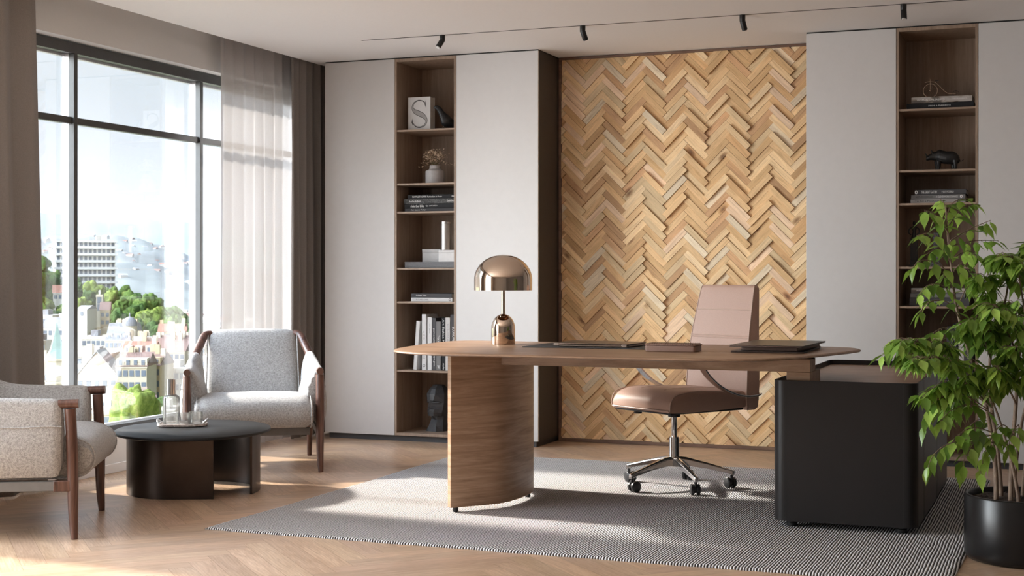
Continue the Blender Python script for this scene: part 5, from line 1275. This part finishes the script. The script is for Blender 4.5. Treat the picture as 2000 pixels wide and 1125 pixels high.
WB = {}
def winmesh(w, h):
    if (w, h) not in WB:
        mb = MB(); mb.box(-w/2, w/2, -.12, .08, -h/2, h/2); o = mb.build('window', M['winglass'], smooth=False); WB[(w, h)] = o.data; bpy.data.objects.remove(o)
    return WB[(w, h)]
def house(px0, px1, pytop, D, label, wall, roof, kind='gable', floors=4, az=0.0, depth=14, wins=6, win=(1.2, 1.7), fh=3.3, chim=2, name='apartment_building', dorm=0, rh=3.6):
    """front wall spans px0..px1 at distance D, eaves at pytop; az turns it"""
    a = atd(px0, pytop, D); b = atd(px1, pytop, D); c = (a+b)/2; wdt = (b-a).length; ev = c.z; zb = GZ0
    t = thing(name, label, 'building', (c.x, c.y, zb), YAW+math.atan2(c.x*FW.x*0, 1)+az); H_ = ev-zb
    mb = MB(); mb.box(-wdt/2, wdt/2, 0, depth, 0, H_); mb.build('wall', wall, t, (0, 0, 0), smooth=False)
    o_ = .35
    if kind == 'gable':
        mb = MB(); mb.loft([[(-wdt/2-o_, -o_, H_), (-wdt/2-o_, depth+o_, H_), (-wdt/2-o_, depth/2, H_+rh)], [(wdt/2+o_, -o_, H_), (wdt/2+o_, depth+o_, H_), (wdt/2+o_, depth/2, H_+rh)]]); mb.build('roof', roof, t, smooth=False)
    elif kind == 'front':
        mb = MB(); mb.loft([[(-wdt/2, -o_, H_), (wdt/2, -o_, H_), (0, -o_, H_+rh)], [(-wdt/2, depth, H_), (wdt/2, depth, H_), (0, depth, H_+rh)]]); mb.build('gable_wall', wall, t, smooth=False)
        mb = MB()
        for sx in (-1, 1): mb.add([(sx*(wdt/2+o_), -o_*2, H_-.2), (0, -o_*2, H_+rh+.1), (0, depth+o_, H_+rh+.1), (sx*(wdt/2+o_), depth+o_, H_-.2), (sx*(wdt/2+o_), -o_*2, H_+.2), (0, -o_*2, H_+rh+.5), (0, depth+o_, H_+rh+.5), (sx*(wdt/2+o_), depth+o_, H_+.2)], [(0, 1, 2, 3), (4, 5, 6, 7), (0, 1, 5, 4), (1, 2, 6, 5), (2, 3, 7, 6), (3, 0, 4, 7)])
        mb.build('roof', roof, t, smooth=False)
    elif kind == 'mansard':
        mb = MB(); mb.loft([[(-wdt/2, 0, H_), (wdt/2, 0, H_), (wdt/2, depth, H_), (-wdt/2, depth, H_)], [(-wdt/2+1, 1.6, H_+rh), (wdt/2-1, 1.6, H_+rh), (wdt/2-1, depth-1.6, H_+rh), (-wdt/2+1, depth-1.6, H_+rh)]]); mb.build('roof', roof, t, smooth=False)
    else:
        mb = MB(); mb.box(-wdt/2-.1, wdt/2+.1, -.1, depth+.1, H_, H_+.5); mb.build('parapet', wall, t, smooth=False)
        mb = MB(); mb.box(-wdt*.2, wdt*.1, depth*.3, depth*.7, H_+.5, H_+2.6); mb.build('roof_hut', roof, t, smooth=False)
    mb = MB(); mb.box(-wdt/2-.2, wdt/2+.2, -.3, .02, H_-.45, H_-.1); mb.build('cornice', wall, t, smooth=False)
    me = winmesh(*win)
    for f in range(floors):
        z = H_-1.9-f*fh
        if z < 1: break
        for i in range(wins):
            o = bpy.data.objects.new('window', me); COL.objects.link(o); o.parent = t; o.location = (wdt*((i+.5)/wins-.5), 0, z)
    for i in range(dorm):
        x = wdt*((i+.5)/dorm-.5); mb = MB(); mb.box(x-1.1, x+1.1, .3, 4, H_, H_+2.3); mb.build('dormer', wall, t, smooth=False)
        o = bpy.data.objects.new('window', me); COL.objects.link(o); o.parent = t; o.location = (x, .28, H_+1.1); o.scale = (.8, 1, .8)
    for i in range(chim):
        x = wdt*ro.uniform(-.45, .45); y = depth*ro.uniform(.3, .8); zt_ = H_+rh+ro.uniform(.6, 2.2)
        mb = MB(); mb.box(x-.7, x+.7, y-.45, y+.45, H_, zt_); mb.build('chimney', WALLS[ro.choice((0, 2, 3))], t, smooth=False)
    return t
h = house
Wc, Ww, Wo, Wp, Wg = WALLS; Rb, Rg, Rr, Rp = ROOFS
h(228, 286, 716, 395, 'beige apartment house with four upper windows just right of the gabled one', Wc, Rb, 'gable', 4, .05, wins=5, dorm=4, chim=4)
h(270, 312, 714, 410, 'cream apartment house with brown roof and dormers at the middle of the view', Wo, Rb, 'gable', 4, -.05, wins=4, dorm=3, chim=4)
h(306, 372, 722, 425, 'white apartment block with rows of dark windows beside the armchair', Ww, Rp, 'flat', 5, .0, wins=6, chim=0, rh=0)
h(150, 228, 736, 400, 'pale house with a broad front gable and chimneys left of the apartment row', Wp, Rp, 'front', 3, .12, wins=5, chim=3, rh=7)
h(196, 236, 778, 360, 'low pale house with blank upper wall above the near armchair', Wg, Rp, 'flat', 3, .15, wins=3, chim=1, rh=0)
h(186, 226, 806, 330, 'nearest cream building at the lower left of the window', Wc, Rp, 'flat', 2, .1, wins=4, chim=0, rh=0)
h(276, 306, 800, 350, 'small house with brown curved-looking roof right of the yellow-green tree', Wo, Rb, 'gable', 1, .3, wins=3, chim=1, rh=3)
h(306, 340, 806, 340, 'small bluish white house near the carafe at the lower right of the window', Ww, Rp, 'flat', 2, .1, wins=3, chim=0, rh=0)
h(240, 300, 690, 450, 'house with reddish brown roof behind the apartment row', Wp, Rr, 'gable', 2, .1, wins=6, dorm=3, chim=5)
h(286, 362, 686, 470, 'long dark brown roofed house below the green hill', Wc, Rb, 'gable', 2, -.08, wins=7, chim=6, rh=5)
h(150, 214, 694, 460, 'pale flat roofed block left of the chimneys', Wg, Rp, 'flat', 2, .05, wins=6, chim=3, rh=0)
h(160, 205, 660, 520, 'cream block with rooftop hut at the foot of the wooded hill', Ww, Rg, 'flat', 2, .1, wins=5, chim=3, rh=0)
gh = h(204, 256, 664, 512, 'grand house with steep dark mansard roof at the centre of the city', Wc, Rg, 'mansard', 2, -.1, wins=6, chim=6, rh=6, dorm=3)
h(262, 300, 676, 488, 'white house crowded with chimneys beside the domed house', Ww, Rp, 'gable', 2, .2, wins=5, chim=6, rh=3)
h(310, 362, 648, 560, 'long cream terrace at the foot of the green hill', Wo, Rr, 'gable', 2, .18, wins=9, chim=6, rh=3)
h(345, 400, 676, 540, 'pale terrace partly behind the window mullion', Wp, Rb, 'gable', 3, .0, wins=7, chim=3)
h(390, 470, 700, 460, 'white block seen faintly behind the sheer curtain', Ww, Rp, 'flat', 5, .0, wins=8, chim=0, rh=0)
h(66, 102, 618, 560, 'white modern house with dark window band near the curtain edge', Ww, Rg, 'flat', 3, .0, wins=3, win=(3.4, 1.7), chim=0, rh=0)
h(84, 122, 640, 520, 'grey roofed white house left of the thick mullion', Ww, Rg, 'gable', 3, .1, wins=4, chim=1)
h(60, 96, 724, 420, 'pink rendered house behind the green spired tower', Wp, Rr, 'gable', 3, .1, wins=4, chim=1)
h(60, 84, 668, 500, 'glassy grey low block at the curtain edge', Wg, Rg, 'flat', 4, 0, wins=3, win=(2.6, 1.6), chim=0, rh=0)
h(150, 170, 604, 600, 'pale blank house among trees just right of the thick mullion', Ww, Rg, 'gable', 1, 0, wins=1, chim=0, rh=1.5)
h(188, 200, 578, 640, 'narrow cream villa with tall window among the hill trees', Wc, Rp, 'flat', 2, .2, wins=1, win=(1.8, 3), chim=0, rh=0, depth=8)
h(196, 214, 606, 615, 'ochre villa half hidden by the hill trees', Wo, Rb, 'gable', 2, .2, wins=2, chim=0, depth=8)
h(104, 122, 572, 650, 'small house with red tiled roof under the slab block', Ww, Rr, 'gable', 1, .3, wins=2, chim=0, depth=8)
# dome on the grand house
gz = atd(230, 664, 512).z-GZ0; gw = 52/FL*512
mb = MB(); mb.lathe([(2.6, gz-.2), (2.6, gz+5.0)], (gw*.34, 3.2, 0), seg=20); mb.build('turret', WALLS[0], gh)
mb = MB(); mb.lathe([(2.9, gz+5.0)]+[(2.8*math.cos(q*PI/20), gz+5.05+3.2*math.sin(q*PI/20)) for q in range(0, 9)]+[(.3, gz+8.4), (.3, gz+9.2), (0, gz+10)], (gw*.34, 3.2, 0), seg=20); mb.build('dome', ROOFS[1], gh)
# church tower
P = atd(111, 700, 380); t = thing('church_tower', 'slender cream clock tower with pale green pointed spire at the left of the window', 'tower', (P.x, P.y, GZ0), YAW+.4); zt_ = P.z-GZ0; k = 1.55
mb = MB(); mb.box(-1.9*k, 1.9*k, -1.9*k, 1.9*k, 0, zt_-6); mb.box(-1.6*k, 1.6*k, -1.6*k, 1.6*k, zt_-6, zt_); mb.box(-2.2*k, 2.2*k, -2.2*k, 2.2*k, zt_-6.6, zt_-6); mb.box(-1.9*k, 1.9*k, -1.9*k, 1.9*k, zt_-.5, zt_); mb.build('shaft', WALLS[0], t, (0, 0, 0), smooth=False)
M['verdigris'] = plain('verdigris_copper', (.21, .28, .25), .7, nscale=1, namp=.1)
mb = MB(); mb.loft([[(a*1.75*k, b*1.75*k, zt_) for a, b in ((-1, -1), (1, -1), (1, 1), (-1, 1))], [(a*1.0*k, b*1.0*k, zt_+2.6) for a, b in ((-1, -1), (1, -1), (1, 1), (-1, 1))], [(a*.05, b*.05, zt_+9.5) for a, b in ((-1, -1), (1, -1), (1, 1), (-1, 1))]]); mb.build('spire', M['verdigris'], t, smooth=False)
for a in range(4):
    K = Matrix.Rotation(a*PI/2, 4, 'Z'); mb = MB(); mb.box(-.7*k, .7*k, -1.92*k, -1.8*k, zt_-14, zt_-9, K); mb.build('window', M['winglass'], t, (0, 0, 0), smooth=False)
    mb = MB(); mb.lathe([(.95*k, 0), (.95*k, .1)], seg=16, M=K @ Matrix.Translation((0, -1.62*k, zt_-3.2)) @ Matrix.Rotation(PI/2, 4, 'X')); mb.build('clock_face', M['cover_white'], t, (0, 0, 0))
# slab apartment block on the hill
D = 705; a = atd(105, 471, D-6); b = atd(229, 471, D+6); c = (a+b)/2; wd = (b-a).length; top = c.z; base = atd(170, 566, D).z
t = thing('slab_apartment_block', 'long white slab apartment block with balcony bands on top of the wooded hill', 'building', (c.x, c.y, base), math.atan2(b.y-a.y, b.x-a.x)); H_ = top-base; nf = 7; fh = H_/nf
mb = MB(); mb.box(-wd/2+1.0, wd/2-1.0, 0, 13, -8, H_-.6); mb.build('core', M['concrete'], t, (0, 0, 0), smooth=False)
mb = MB(); mb.box(-wd/2+1.0, wd/2-.5, -1.2, 14, H_-.6, H_+.3); mb.build('roof_slab', M['concrete'], t, (0, 0, 0), smooth=False)
mb = MB(); mb.box(wd*.18, wd*.25, 2, 6, H_+.3, H_+2.6); mb.build('roof_hut', WALLS[4], t, (0, 0, 0), smooth=False)
me = winmesh(1.3, 1.9)
for f in range(nf):
    mb = MB(); mb.box(-wd/2, wd/2, -1.8, -.02, f*fh-.25, f*fh+.05); mb.build('balcony_slab', M['concrete'], t, (0, 0, 0), smooth=False)
    if f < nf: mb = MB(); mb.box(-wd/2, wd/2, -1.8, -1.65, f*fh+.05, f*fh+.95); mb.build('balustrade', M['concrete'], t, (0, 0, 0), smooth=False)
    for i in range(13):
        o = bpy.data.objects.new('window', me); COL.objects.link(o); o.parent = t; o.location = (wd*((i+.5)/13-.5)*.93, -.01, f*fh+1.9)
# tiny houses scattered on the plain and the middle hill
hm = MB(); hm.box(-5, 5, -4, 4, 0, 6); hm.loft([[(-5.4, -4.4, 6), (-5.4, 4.4, 6), (-5.4, 0, 8.5)], [(5.4, -4.4, 6), (5.4, 4.4, 6), (5.4, 0, 8.5)]], mi=1)
ho = hm.build('house', [WALLS[1], ROOFS[2]], smooth=False); hme = ho.data; bpy.data.objects.remove(ho)
hm2 = hme.copy(); hm2.materials[1] = ROOFS[3]
def small(P, s, lab, g):
    o = bpy.data.objects.new('house', ro.choice((hme, hm2, hm2))); COL.objects.link(o); o.location = P; o.rotation_euler = (0, 0, ro.uniform(0, 3)); o.scale = (s, s, s); tag(o, lab, 'house', g)
hp = []
def hfree(P, d):
    for Q in hp:
        if (P-Q).length < d: return False
    hp.append(P); return True
for i in range(120):
    px = ro.uniform(225, 520); D = ro.uniform(900, 1700); P = atd(px, HZ, D)
    if not hfree(P, 34): continue
    small(Vector((P.x, P.y, GZ0)), ro.uniform(1.0, 2.2), 'distant pale house on the hazy plain right of the wooded hill', 'houses on the hazy plain')
for i in range(110):
    px = ro.uniform(60, 400); D = ro.uniform(2150, 2950); f = (D-1500)/1500; 
    for a, b in zip([(60, 462), (225, 460), (300, 476), (390, 505)], [(225, 460), (300, 476), (390, 505), (450, 520)]):
        if a[0] <= px <= b[0]: py = a[1]+(b[1]-a[1])*(px-a[0])/(b[0]-a[0])
    c = atd(px, py, 3000); q = atd(px, HZ, D); tt = (D-3000)/1500
    hh = [(-1.0, 0), (-.8, .12), (-.6, .34), (-.42, .55), (-.25, .75), (-.1, .92), (0, 1.0)]
    for (a0, b0), (a1, b1) in zip(hh[:-1], hh[1:]):
        if a0 <= tt <= a1: hq = b0+(b1-b0)*(tt-a0)/(a1-a0)
    if not hfree(q, 24): continue
    small(Vector((q.x, q.y, GZ0+(c.z-GZ0)*hq-3)), ro.uniform(.6, 1.2), 'tiny white house on the grey-green middle hill', 'houses on the middle hill')

# haze lying over the valley beyond the near city
hzm = bpy.data.materials.new('valley_haze'); hzm.use_nodes = True; nt = hzm.node_tree; nt.nodes.clear()
o_ = nt.nodes.new('ShaderNodeOutputMaterial'); v_ = nt.nodes.new('ShaderNodeVolumeScatter'); v_.inputs['Color'].default_value = (.46, .53, .66, 1); v_.inputs['Density'].default_value = .00008; v_.inputs['Anisotropy'].default_value = 0.0
nt.links.new(v_.outputs[0], o_.inputs['Volume'])
mb = MB(); q0 = atd(-900, HZ, 780); q1 = atd(1300, HZ, 780); q2 = atd(1300, HZ, 8600); q3 = atd(-900, HZ, 8600)
mb.loft([[(q.x, q.y, GZ0-2) for q in (q0, q1, q2, q3)], [(q.x, q.y, 420) for q in (q0, q1, q2, q3)]])
o = mb.build('haze', hzm, smooth=False); tag(o, 'pale morning haze lying over the far valley and hills', 'haze', kind='stuff')
